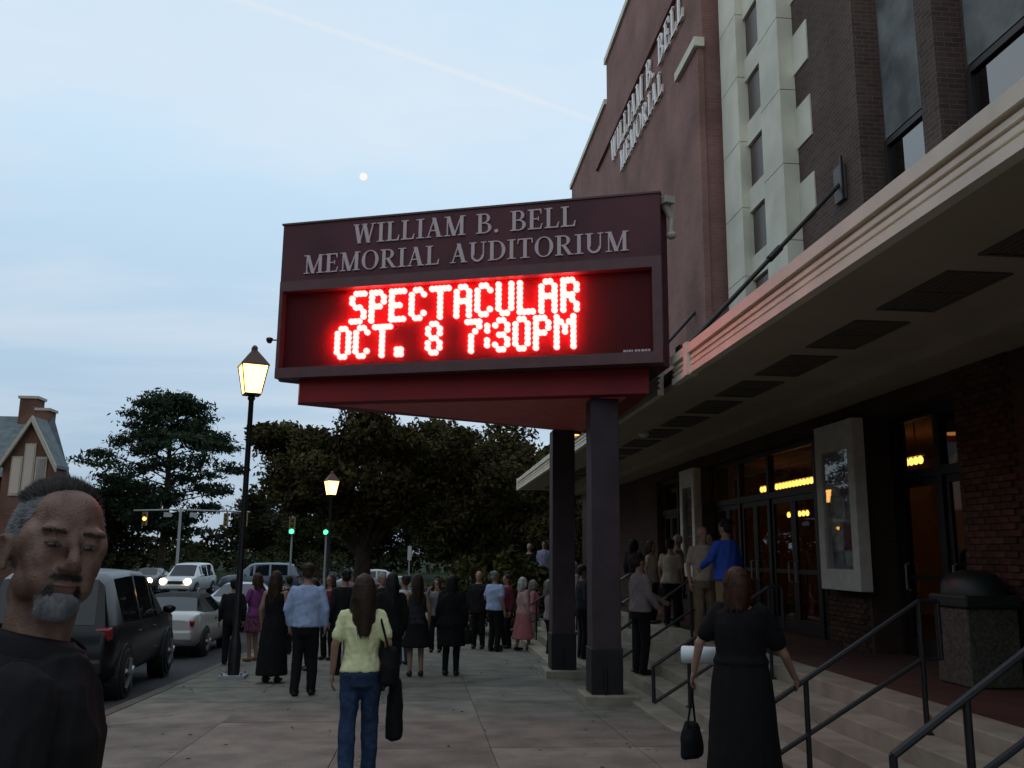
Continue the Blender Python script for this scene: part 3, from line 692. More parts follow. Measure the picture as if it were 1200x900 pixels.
m_ = bpy.data.materials.new('red_halo_sheet'); m_.use_nodes = True; t_ = m_.node_tree; t_.nodes.clear()  # translucent sheet added to spread a red halo around the lit characters
o_ = t_.nodes.new('ShaderNodeOutputMaterial'); x_ = t_.nodes.new('ShaderNodeMixShader'); x_.inputs[0].default_value = 0.15
a_ = t_.nodes.new('ShaderNodeBsdfTransparent'); b_ = t_.nodes.new('ShaderNodeBsdfTranslucent'); b_.inputs[0].default_value = (0.95, 0.02, 0.03, 1)
t_.links.new(a_.outputs[0], x_.inputs[1]); t_.links.new(b_.outputs[0], x_.inputs[2]); t_.links.new(x_.outputs[0], o_.inputs[0])
cs = MB(); cs.add([sp(0.05, 4.42, -0.012), sp(Wd-0.13, 4.42, -0.012), sp(Wd-0.13, 5.64, -0.012), sp(0.05, 5.64, -0.012)], [(0, 1, 2, 3)]); cs.build('halo_sheet', m_, sign)
# lower box, soffit and posts
pts = [(A.x-0.1, A.y+0.42), (B.x+0.38, B.y+0.02), (B2.x+0.30, B2.y+0.02), (A2.x, A2.y-0.22)]
MB().prism(pts, 3.90, 4.258).build('lower_box', glow_paint, sign)
q = [(A.x-0.35, A.y+0.75), (B.x+0.9, B.y+0.12), (A2.x-0.35, A2.y-0.55)]
MB().prism(q, 3.885, 3.899).build('soffit_panel', M('soffit_glow_paint', (0.80, 0.19, 0.18), rough=0.6, vary=0.1), sign)  # soffit colour carries the red glow under the sign
for (x, y) in ((2.55, 12.85), (2.48, 16.3)):
    zg = gz(y)
    po = MB().b2(x-0.205, x+0.205, y-0.205, y+0.205, zg+0.13, 3.884).build('post', postpaint, sign, bevel=0.012)
    MB().b2(x-0.222, x+0.222, y-0.222, y+0.222, zg+0.131, zg+0.74).build('post_skirt', black_metal, po, bevel=0.01)
    MB().b2(x-0.33, x+0.42, y-0.36, y+0.36, zg-0.05, zg+0.13).build('plinth', concrete2, sign, bevel=0.015)
    MB().cone((x-0.03, y-0.24, zg), (x-0.03, y-0.24, zg+0.5), 0.022, 0.022, 8).build('conduit', black_metal, po)
dn = MB().lathe([(0.11, -0.035), (0.13, -0.02), (0.13, 0.02)], 14, (2.72, 16.35, 3.87)).build('downlight', dark_bronze, sign)
MB().ell((2.72, 16.35, 3.845), (0.105, 0.105, 0.03), 12, 6).build('lens', emit_mat('warm_downlight', (1.0, 0.42, 0.08), 2.6), dn)
# floodlight cluster on the near top corner, sensor on the street end
fl = M('floodlight_cream', (0.55, 0.50, 0.42), rough=0.6)
f1 = MB().box((3.33, 11.92, 6.66), (0.16, 0.2, 0.1), 0.4).build('floodlight', fl, sign)
MB().tube([(3.33, 11.96, 6.62), (3.42, 11.98, 6.42), (3.40, 11.98, 6.22)], [0.07, 0.05, 0.04], 8).build('floodlight_arm', fl, f1)
MB().ell((3.40, 11.95, 6.16), (0.075, 0.075, 0.06), 10, 6).build('floodlight_head', fl, f1)
se = MB().tube([(-2.33, 13.95, 4.9), (-2.47, 13.95, 4.9)], 0.012, 6).build('sensor_arm', black_metal, sign)
MB().lathe([(0.03, -0.05), (0.055, 0.0), (0.05, 0.03), (0.02, 0.04)], 10, (-2.5, 13.95, 4.9)).build('sensor', black_metal, se)

# ================================================================== handrails on the steps
def handrail(y, xs_, xe, z_start, z_end, label, loop=True, inner=True, colr=black_metal):
    t = thing('handrail', label, 'handrail', (xs_, y, z_start-0.8), group='black steel handrails on the entrance steps', world=True)
    r = 0.024
    ext = [(xs_, y, z_start), (xe, y, z_end)]
    MB().tube(ext+[(xe+0.17, y, z_end)], r, 8).build('top_rail', colr, t)
    if inner:
        d = 0.48
        MB().tube([(xs_, y, z_start-d+0.06), (xe, y, z_end-d)], r*0.9, 8).build('lower_rail', colr, t)
        MB().tube([(xs_, y, z_start), (xs_, y, z_start-d+0.06)], r, 8).build('end_bend', colr, t)
    MB().tube([(xe+0.17, y, z_end), (xe+0.17, y, z_end-0.48), (xe, y, z_end-0.48)], r, 8).build('end_bend', colr, t)
    n = 2
    for q in (0.02 if not inner else 0.30, 1.0):
        x = xs_+(xe-xs_)*q; zt = z_start+(z_end-z_start)*q
        k = math.ceil((4.30-x)/0.36) if x < 4.30 else 0
        zb = max(gz(y), LZ-0.16*k) if x > 2.5 else gz(y)
        MB().tube([(x, y, zb), (x, y, zt)], r, 8).build('post', colr, t)
        MB().lathe([(0.055, 0.0), (0.055, 0.012), (0.03, 0.02)], 10, (x, y, zb)).build('base_flange', colr, t)
handrail(7.6, 2.78, 4.27, 0.36, 1.28, 'black stair handrail gripped by the woman in the black dress')
handrail(5.0, 2.60, 4.1, 0.58, 1.58, 'nearest black stair handrail at the lower right corner of the picture')
handrail(11.0, 2.78, 4.25, 0.34, 1.28, 'black stair handrail just right of the front sign post')
handrail(14.3, 2.90, 4.25, 0.36, 1.28, 'black stair handrail held by the grey shirted man on the steps')
handrail(18.5, 2.70, 4.2, 0.28, 1.26, 'pale edged handrail between the two sign posts', colr=M('rail_grey', (0.16, 0.15, 0.14), rough=0.3, metal=0.5))
handrail(23.0, 2.4, 3.9, 0.2, 1.2, 'far handrail beside the woman in pale pink')

# litter bin by the doors
bn = thing('litter_bin', 'square aggregate litter bin with dark lid beside the right brick wall', 'bin', (5.85, 9.3, LZ), world=True)
agg = M('aggregate', (0.075, 0.07, 0.056), rough=0.95, vary=0.5, vscale=30, bump=0.6, bscale=60)
MB().box((5.85, 9.3, LZ+0.4), (0.56, 0.62, 0.79)).build('bin_body', agg, bn, bevel=0.02)
MB().box((5.85, 9.3, LZ+0.86), (0.62, 0.70, 0.13), taper=1.0).build('bin_rim', M('bin_green', (0.012, 0.018, 0.016), rough=0.5), bn, bevel=0.02)
MB().loft([(5.85, 9.3, LZ+0.925, 0.31, 0.35), (5.85, 9.3, LZ+1.05, 0.30, 0.33), (5.85, 9.3, LZ+1.14, 0.22, 0.25), (5.85, 9.3, LZ+1.18, 0.1, 0.1)], 20).build('bin_lid', MATS['bin_green'], bn, smooth=True, angle=50)

# ================================================================== street lamps
lamp_glass = emit_mat('lantern_glow', (1.0, 0.50, 0.13), 7.0)
def street_lamp(x, y, hl, label, lit=True, energy=60):
    z0 = gz(y)
    t = thing('street_lamp', label, 'street lamp', (x, y, z0), group='lantern street lamps along the kerb', world=True)
    mb = MB().lathe([(0.10, 0.06), (0.105, 0.5), (0.085, 0.62), (0.062, 0.72), (0.052, hl*0.5), (0.045, hl-0.1), (0.07, hl-0.06), (0.05, hl)], 14, (x, y, z0))
    mb.build('post', black_metal, t, smooth=True, angle=50)
    MB().box((x, y, z0+0.03), (0.42, 0.42, 0.06)).build('base_plate', M('galvanised', (0.28, 0.29, 0.29), rough=0.6), t)
    for sx in (-1, 1):
        for sy in (-1, 1): MB().cone((x+sx*0.16, y+sy*0.16, z0+0.06), (x+sx*0.16, y+sy*0.16, z0+0.11), 0.02, 0.02, 6).build('anchor_bolt', steel, t)
    b = z0+hl; hh = 0.52; r0, r1 = 0.155, 0.245; rz = R(20)
    def ring(r, z, k): a = rz+k*math.pi/2+math.pi/4; return (x+r*1.414*math.cos(a)*0.92, y+r*1.414*math.sin(a)*0.92, z)
    MB().add([ring(r0, b, k) for k in range(4)]+[ring(r0, b+0.03, k) for k in range(4)], [(3,2,1,0),(4,5,6,7),(0,1,5,4),(1,2,6,5),(2,3,7,6),(3,0,4,7)]).build('lantern_base', black_metal, t)
    for k in range(4):
        mb = MB(); P = [ring(r0*0.97, b+0.03, k), ring(r0*0.97, b+0.03, k+1), ring(r1*0.97, b+hh, k+1), ring(r1*0.97, b+hh, k)]
        c = Vector((x, y, b+hh/2)); Q = [tuple(Vector(p)+(c-Vector(p))*0.03) for p in P]
        mb.add(P+Q, [(0,1,2,3),(7,6,5,4),(0,4,5,1),(1,5,6,2),(2,6,7,3),(3,7,4,0)])
        mb.build('lantern_pane', lamp_glass if lit else M('frosted_pane', (0.4, 0.36, 0.3), rough=0.4), t)
        MB().tube([ring(r0, b+0.03, k), ring(r1, b+hh, k)], 0.013, 6).build('lantern_bar', black_metal, t)
    prof = [(r1*1.414*1.10, hh), (r1*1.414*1.05, hh+0.03), (r1*1.0, hh+0.14), (0.10, hh+0.27), (0.075, hh+0.29), (0.075, hh+0.35), (0.03, hh+0.39)]
    mb = MB(); V = []
    for r, z in prof: V += [(x+r*0.92*math.cos(rz+k*math.pi/2+math.pi/4), y+r*0.92*math.sin(rz+k*math.pi/2+math.pi/4), b+z) for k in range(4)]
    Fc = [(3,2,1,0), tuple(range(len(V)-4, len(V)))]
    for i in range(len(prof)-1):
        for j in range(4): Fc.append((i*4+j, i*4+(j+1)%4, (i+1)*4+(j+1)%4, (i+1)*4+j))
    mb.add(V, Fc).build('lantern_roof', M('lantern_roof_paint', (0.10, 0.045, 0.03), rough=0.6), t)
street_lamp(-3.13, 16.06, 4.82, 'tall black street lamp with glowing lantern left of the sign, nearest one', energy=45)
street_lamp(-3.5, 34.0, 4.42, 'second glowing street lamp farther off under the big tree', energy=60)
street_lamp(-4.2, 62.0, 4.2, 'distant unlit lamp post in front of the dark trees', lit=False)

# ================================================================== trees
def np_mesh(name, verts, faces4):
    me = bpy.data.meshes.new(name); n = len(verts); f = len(faces4)
    me.vertices.add(n); me.vertices.foreach_set('co', np.asarray(verts, dtype=np.float32).ravel())
    me.loops.add(f*4); me.loops.foreach_set('vertex_index', np.asarray(faces4, dtype=np.int32).ravel())
    me.polygons.add(f); me.polygons.foreach_set('loop_start', np.arange(0, f*4, 4, dtype=np.int32)); me.polygons.foreach_set('loop_total', np.full(f, 4, dtype=np.int32))
    me.update(calc_edges=True); return me
def leaf_cloud(centers, size, aspect=1.8, droop=0.0):
    n = len(centers); r = RNG
    d = r.normal(size=(n, 3)); d[:, 2] -= droop; d /= np.linalg.norm(d, axis=1)[:, None]
    e = r.normal(size=(n, 3)); e -= (e*d).sum(1)[:, None]*d; e /= np.linalg.norm(e, axis=1)[:, None]
    s = size*r.uniform(0.6, 1.35, (n, 1)); L = d*s*aspect/2; Wd_ = e*s/2
    c = np.asarray(centers)
    V = np.stack([c-L, c+Wd_*0.9-L*0.1, c+L, c-Wd_*0.9-L*0.1], 1).reshape(-1, 3)
    return V, np.arange(n*4).reshape(-1, 4)
leaf_mats = {}
def leaf_mat(name, c):
    return M('leaf_'+name, tuple(x*0.65 for x in c), rough=0.95, vary=0.4, vscale=0.55, col2=tuple(x*1.25 for x in c), spec=0.04)
bark = M('bark', (0.045, 0.034, 0.026), rough=0.95, vary=0.3, vscale=3, bump=0.6, bscale=12, spec=0.1)
def tree(name, label, x, y, h, crown, nleaf, lsize, lm, trunk_r=0.3, fork=0.4, nclump=26, group='trees beyond the entrance', lean=0.0, base=None):
    """crown: (rx, ry, z_low, z_high) of an uneven crown; clumps are spread through the volume, leaves through the clumps"""
    z0 = gz(y)-0.1 if base is None else base
    t = thing(name, label, 'tree', (x, y, z0), group=group)
    rx, ry, zl, zh = crown; cz = (zl+zh)/2; hz = (zh-zl)/2
    cl = []
    for i in range(nclump):
        while True:
            p = RNG.uniform(-1, 1, 3)
            q = np.linalg.norm(p)
            if 0.25 < q < 1: break
        k = 0.92 if RNG.random() < 0.6 else 0.6
        p = p/q*(q**0.5)*k
        cl.append((p[0]*rx+lean*(p[2]+1), p[1]*ry, cz+p[2]*hz))
    cl = np.array(cl); cr_ = RNG.uniform(0.24, 0.46, len(cl))*min(rx, hz)*1.15
    tr = MB(); zf = h*fork
    tr.tube([(0, 0, 0), (0.05*trunk_r, 0, zf*0.5), (0, 0, zf), (lean*0.3, 0, cz)], [trunk_r*1.35, trunk_r, trunk_r*0.85, trunk_r*0.4], 9)
    for i, c in enumerate(cl[:min(len(cl), 16)]):
        s0 = Vector((0, 0, zf*RNG.uniform(0.75, 1.15))); c_ = Vector(c); m_ = s0.lerp(c_, 0.5)+Vector((0, 0, RNG.uniform(-0.3, 0.5)))
        tr.tube([s0, m_, c_], [trunk_r*0.42, trunk_r*0.24, trunk_r*0.06], 6)
    tr.build('trunk', bark, t)
    per = nleaf//len(cl); pts = []
    for c, r_ in zip(cl, cr_):
        v = RNG.normal(size=(per, 3)); v /= np.linalg.norm(v, axis=1)[:, None]
        rad = r_*RNG.uniform(0.25, 1.0, (per, 1))**0.55*np.array([[1.15, 1.15, 0.8]])
        pts.append(c+v*rad*(1+0.10*RNG.normal(size=(per, 1))))
    V, Fq = leaf_cloud(np.concatenate(pts), lsize)
    ci = RNG.integers(0, len(cl), nleaf//4); v = RNG.normal(size=(len(ci), 3)); v /= np.linalg.norm(v, axis=1)[:, None]
    inner = cl[ci]+v*(cr_[ci][:, None]*RNG.uniform(0, 0.75, (len(ci), 1)))
    V2, F2 = leaf_cloud(inner, lsize*2.1, 1.3)
    V, Fq = np.concatenate([V, V2]), np.concatenate([Fq, F2+len(V)])
    obj('crown', np_mesh('crown', V, Fq), lm, t)
    return t
def pine(name, label, x, y, h, rmax, lm, group, zlow=0.32, nb_=60, needles=150, lsize=0.32):
    z0 = gz(min(y, 60))-0.1
    t = thing(name, label, 'tree', (x, y, z0), group=group)
    tr = MB(); tr.tube([(0, 0, 0), (0.1, 0, h*0.35), (-0.05, 0, h*0.7), (0, 0, h*0.97)], [0.36, 0.30, 0.18, 0.04], 9)
    pts = []
    for i in range(nb_):
        f_ = (i+RNG.uniform(-0.4, 0.4))/nb_; z = h*(zlow+(0.98-zlow)*f_)
        prof = math.sin(min(1, (f_*0.94+0.10))*math.pi)**0.62 if f_ < 0.6 else (1-f_)**0.62*1.28
        L = rmax*prof*RNG.uniform(0.6, 1.1)+0.5; a = i*2.4+RNG.uniform(-0.4, 0.4)
        dirv = np.array([math.cos(a), math.sin(a), 0.10+0.35*f_]); e = np.array([0, 0, z])+dirv*L
        tr.tube([(0, 0, z-0.2), tuple((np.array([0, 0, z])+dirv*L*0.5-np.array([0, 0, 0.15]))), tuple(e)], [0.075, 0.05, 0.015], 5)
        for k in range(4):
            c = np.array([0, 0, z])+dirv*L*RNG.uniform(0.45, 1.02)+RNG.normal(size=3)*np.array([0.45, 0.45, 0.18]); n_ = needles//3
            pts.append(c+RNG.normal(size=(n_, 3))*np.array([0.58, 0.58, 0.20])*(0.5+0.5*rmax/6))
    tr.build('trunk', bark, t)
    V, Fq = leaf_cloud(np.concatenate(pts), lsize, aspect=2.6, droop=-0.3)
    obj('crown', np_mesh('crown', V, Fq), lm, t)
    return t
lm_oak = leaf_mat('oak', (0.078, 0.066, 0.028)); lm_pine = leaf_mat('pine', (0.030, 0.046, 0.026)); lm_dark = leaf_mat('dark', (0.034, 0.036, 0.018)); lm_mid = leaf_mat('mid', (0.046, 0.052, 0.022)); lm_shrub = leaf_mat('shrub', (0.085, 0.085, 0.028))
G = 'trees around the crossing'
fw_ = RNG.uniform(size=(16000, 3)); fx = -80+fw_[:, 0]*150; ht = 5.2+1.8*np.sin(fx*0.21)+1.3*np.sin(fx*0.53+1)+0.8*np.sin(fx*1.3)
V, Fq = leaf_cloud(np.stack([fx, 122+6*fw_[:, 1], -0.9+ht*fw_[:, 2]**0.8], 1), 0.55)
stuff(tag(obj('far_treeline', np_mesh('far_treeline', V, Fq), lm_dark), 'dark belt of distant trees closing the view behind the crossing', 'trees'))
pine('pine_tree', 'tall loose evergreen tree rising above the man and the cars at left', -23.6, 85, 16.6, 6.2, lm_pine, G, zlow=0.24, nb_=54, needles=300, lsize=0.19)
tree('oak_tree', 'big spreading tree right behind the second street lamp', -3.0, 45, 9.6, (6.6, 5.5, 4.1, 9.5), 42000, 0.15, lm_oak, 0.42, 0.28, 44, G)
tree('oak_tree', 'dark leafy tree close to the far end of the canopy', 4.6, 47, 9.4, (5.6, 5.0, 1.6, 9.2), 36000, 0.15, lm_oak, 0.4, 0.28, 38, G)
for (x, y, h, rx, lab, lm_, n_) in (
        (-44, 100, 11, 6.0, 'dark round tree partly hidden behind the brick house', lm_dark, 6000),
        (-31.5, 92, 9.5, 5.2, 'low dark tree filling the gap between house and tall evergreen', lm_mid, 6000),
        (-17.0, 104, 9.5, 5.0, 'bushy tree right of the tall evergreen behind the signal arm', lm_dark, 6000),
        (-11.0, 96, 7.6, 4.6, 'lower leafy tree just right of the near lamp post', lm_mid, 6000),
        (-4.8, 100, 9.0, 5.0, 'tree behind the two green signals', lm_dark, 6000),
        (3.0, 92, 9.5, 5.4, 'dim tree seen under the big spreading crown', lm_mid, 6000),
        (11.0, 80, 10.0, 5.4, 'dark tree beyond the far corner of the auditorium', lm_dark, 6000),
        (8.0, 54, 8.5, 4.2, 'dark tree tucked behind the canopy end', lm_dark, 6000)):
    tree('street_tree', lab, x, y, h, (rx, rx*0.9, h*0.12, h), n_*2, 0.23, lm_, 0.28, 0.3, 24, G)
def shrub(x, y, z, rx, h, n_, lab, lm_=None):
    t = thing('shrub', lab, 'shrub', (x, y, z), group='shrubs by the crowd and the crossing')
    mb = MB()
    for k in range(7):
        a = k*0.9; mb.tube([(0, 0, 0), (0.3*rx*math.cos(a), 0.3*rx*math.sin(a), h*0.4), (0.7*rx*math.cos(a), 0.7*rx*math.sin(a), h*0.8)], [0.03, 0.02, 0.008], 5)
    mb.build('stem', bark, t)
    v = RNG.normal(size=(n_, 3)); v /= np.linalg.norm(v, axis=1)[:, None]; lump = 1+0.22*np.sin(v[:, :1]*5+x)+0.2*np.cos(v[:, 1:2]*6+v[:, 2:3]*4)
    p = v*RNG.uniform(0.35, 1, (n_, 1))**0.5*lump*np.array([[rx, rx*0.8, h*0.5]])+np.array([[0, 0, h*0.52]])
    V, Fq = leaf_cloud(p, 0.13, 1.6); obj('foliage', np_mesh('foliage', V, Fq), lm_ or lm_shrub, t)
shrub(1.35, 27.5, gz(27), 1.1, 2.0, 2200, 'olive green shrub behind the man in the suit')
shrub(2.75, 27.0, gz(27), 1.0, 2.35, 2200, 'taller yellowish shrub left of the rear sign post')
shrub(-8.0, 74, -0.85, 2.0, 2.6, 1500, 'low dark hedge under the green signals', lm_mid)
shrub(-13.5, 78, -0.85, 2.4, 2.8, 1500, 'low dark hedge behind the oncoming cars', lm_mid)
shrub(-20.0, 80, -0.85, 2.6, 2.8, 1500, 'low dark hedge at the foot of the tall evergreen', lm_mid)

# ================================================================== brick house at left
hs = thing('brick_house', 'brick house with steep grey roof, two chimneys and gable window at far left', 'house', (-33, 70, -0.8), world=True)
hbrick = brick_mat('house_brick', (0.13, 0.062, 0.042), (0.11, 0.052, 0.036), (0.13, 0.10, 0.085), bw=0.3, bh=0.1)
htrim = M('house_trim', (0.34, 0.31, 0.24), rough=0.7, vary=0.1); slate = M('slate', (0.10, 0.12, 0.125), rough=0.8, vary=0.25, vscale=2)
# main block with ridge along x
MB().b2(-48, -29.2, 68, 76, -0.8, 7.0).build('wall', hbrick, hs)
def gable(mb, x0, x1, y0, y1, z0, z1, axis):
    if axis == 'x':
        ym = (y0+y1)/2; P = [(x0, y0, z0), (x0, ym, z1), (x0, y1, z0), (x1, y0, z0), (x1, ym, z1), (x1, y1, z0)]
    else:
        xm = (x0+x1)/2; P = [(x0, y0, z0), (xm, y0, z1), (x1, y0, z0), (x0, y1, z0), (xm, y1, z1), (x1, y1, z0)]
    return mb.add(P, [(0, 1, 2), (5, 4, 3), (0, 3, 4, 1), (1, 4, 5, 2), (0, 2, 5, 3)])
roof = gable(MB(), -48.4, -28.6, 66.0, 76.4, 6.6, 11.6, 'x').build('roof', slate, hs)
# front gable wing
MB().b2(-28.9, -25.5, 64.5, 66.5, -0.8, 7.6).build('wall', hbrick, hs)
gable(MB(), -28.9, -25.5, 64.52, 66.5, 7.6, 10.3, 'y').build('gable_wall', hbrick, hs)
for sx in (-1, 1):
    xm = -27.2; rr = MB(); e = 1.85
    P = [(xm, 64.1, 10.7), (xm+sx*e, 64.1, 7.35), (xm+sx*e, 66.6, 7.35), (xm, 66.6, 10.7)]
    rr.add(P+[(p[0], p[1], p[2]-0.22) for p in P], [(0,1,2,3),(7,6,5,4),(0,4,5,1),(1,5,6,2),(2,6,7,3),(3,7,4,0)]); rr.build('roof_slope', slate, hs)
    b = MB(); Q = [(xm, 64.05, 10.71), (xm+sx*(e+0.05), 64.05, 7.3), (xm+sx*(e+0.05), 64.05, 6.85), (xm, 64.05, 10.26)]
    b.add(Q+[(p[0], 64.3, p[2]) for p in Q], [(0,1,2,3),(7,6,5,4),(0,4,5,1),(1,5,6,2),(2,6,7,3),(3,7,4,0)]); b.build('barge_board', htrim, hs)
for cx, z1, wq in ((-30.3, 12.9, 1.25), (-29.2, 12.0, 0.9)):
    ch = MB().b2(cx-wq/2, cx+wq/2, 70.5, 71.9, 8.0, z1).build('chimney', hbrick, roof)
    MB().b2(cx-wq/2-0.12, cx+wq/2+0.12, 70.4, 72.0, z1, z1+0.2).build('chimney_cap', htrim, hs)
for k, wx in enumerate((-28.0, -27.2, -26.4)):
    f = MB().b2(wx-0.37, wx+0.37, 64.42, 64.53, 5.2, 7.9 if k != 1 else 8.8).build('window', htrim, hs)
    MB().b2(wx-0.27, wx+0.27, 64.40, 64.43, 5.35, 7.75 if k != 1 else 8.65).build('pane', window_glass, f)
for wx in (-46, -43, -40, -37, -34):
    f = MB().b2(wx-0.7, wx+0.7, 67.9, 68.02, 3.6, 6.2).build('window', htrim, hs); MB().b2(wx-0.58, wx+0.58, 67.88, 67.91, 3.75, 6.05).build('pane', window_glass, f)
MB().b2(-48.2, -31.7, 67.7, 67.98, 6.6, 6.96).build('eaves_board', htrim, hs)

# ================================================================== unseen block added across the street to cut sky light
ob = thing('shade_block', 'plain brick block added across the street for shade, unseen at left', 'building', (-27, 8, -0.2), world=True)
MB().b2(-38, -20.5, -38, 34, -0.3, 13.0).build('wall', hbrick, ob)
MB().b2(-38.2, -20.3, -38.2, 34.2, 13.0, 13.4).build('coping', htrim, ob)
for k in range(14):
    for zz in (1.0, 4.6, 8.2):
        y_ = -34+k*4.9; f = MB().b2(-20.5, -20.44, y_, y_+2.2, zz, zz+2.3).build('window', htrim, ob); MB().b2(-20.44, -20.43, y_+0.1, y_+2.1, zz+0.1, zz+2.2).build('pane', window_glass, f)
for (x, y, lab) in ((-6.5, -9, 'leafy tree added for shade behind the viewpoint near the kerb'), (-7.5, -20, 'second leafy tree added for shade farther behind the viewpoint')):  # unseen trees, added to hold back sky light
    tree('street_tree', lab, x, y, 10.5, (5.5, 5.2, 3.0, 10.5), 6000, 0.36, lm_mid, 0.3, 0.35, 24, G, base=gz(0))

# ================================================================== traffic signals
hous = M('signal_housing', (0.25, 0.16, 0.03), rough=0.6); grey_pole = M('pole_grey', (0.30, 0.31, 0.31), rough=0.6)
def signal_head(t, x, y, z, lit, col, face=-1):
    h = MB().b2(x-0.17, x+0.17, y-0.1, y+0.1, z-0.5, z+0.5).build('signal_housing', hous, t, bevel=0.02)
    for k, c in enumerate(('red', 'amber', 'green')):
        zz = z+0.32-0.32*k
        m_ = emit_mat('signal_'+c, {'red': (1, .08, .05), 'amber': (1, .5, .08), 'green': (.05, 1, .30)}[c], 5.0) if c == lit else M('signal_off_'+c, (0.03, 0.03, 0.03), rough=0.3)
        MB().ell((x, y+face*0.11, zz), (0.14 if c == lit else 0.115, 0.04, 0.14 if c == lit else 0.115), 12, 6).build('signal_lens', m_, h)
        MB().tube([(x-0.13, y+face*0.1, zz+0.1), (x, y+face*0.28, zz+0.16), (x+0.13, y+face*0.1, zz+0.1)], 0.02, 5).build('visor', dark_bronze, h)
def post_signal(x, y, zs, label, lit):
    t = thing('traffic_signal', label, 'traffic light', (x, y, gz(y)), group='traffic signals at the crossing', world=True)
    MB().cone((x, y+0.16, gz(y)-0.12), (x, y+0.16, zs+0.6), 0.06, 0.05, 10).build('pole', grey_pole, t)
    signal_head(t, x, y, zs, lit, None)
post_signal(-7.87, 55, 3.15, 'post mounted signal showing green, left of the pair of green lights', 'green')
post_signal(-5.97, 56, 3.15, 'post mounted signal showing green beside the second lamp post', 'green')
ms = thing('traffic_signal', 'tall mast arm signal with one amber glowing head at left', 'traffic light', (-18.3, 70, gz(70)), group='traffic signals at the crossing', world=True)
MB().tube([(-18.25, 70, gz(70)-0.12), (-18.3, 70, 4.85)], [0.12, 0.09], 10).build('pole', grey_pole, ms)
MB().tube([(-21.7, 70, 4.55), (-18.3, 70, 4.66), (-13.2, 70, 4.56)], 0.055, 8).build('mast_arm', grey_pole, ms)
for x, lit in ((-20.8, 'amber'), (-14.9, None), (-13.5, None)): signal_head(ms, x, 69.85, 3.95, lit, None)
for x in (-19.2, -17.3): MB().b2(x-0.28, x+0.28, 69.9, 69.93, 4.1, 4.45).build('street_plate', grey_pole, ms)
sgp = thing('road_sign', 'slim pale sign post standing behind the crowd', 'sign', (-0.6, 38, gz(38)), world=True)
MB().cone((-0.6, 38, gz(38)), (-0.6, 38, 1.95), 0.03, 0.03, 8).build('post', grey_pole, sgp); MB().b2(-0.68, -0.52, 37.96, 37.99, 1.35, 1.92).build('plate', M('sign_back', (0.5, 0.5, 0.5), rough=0.4), sgp)

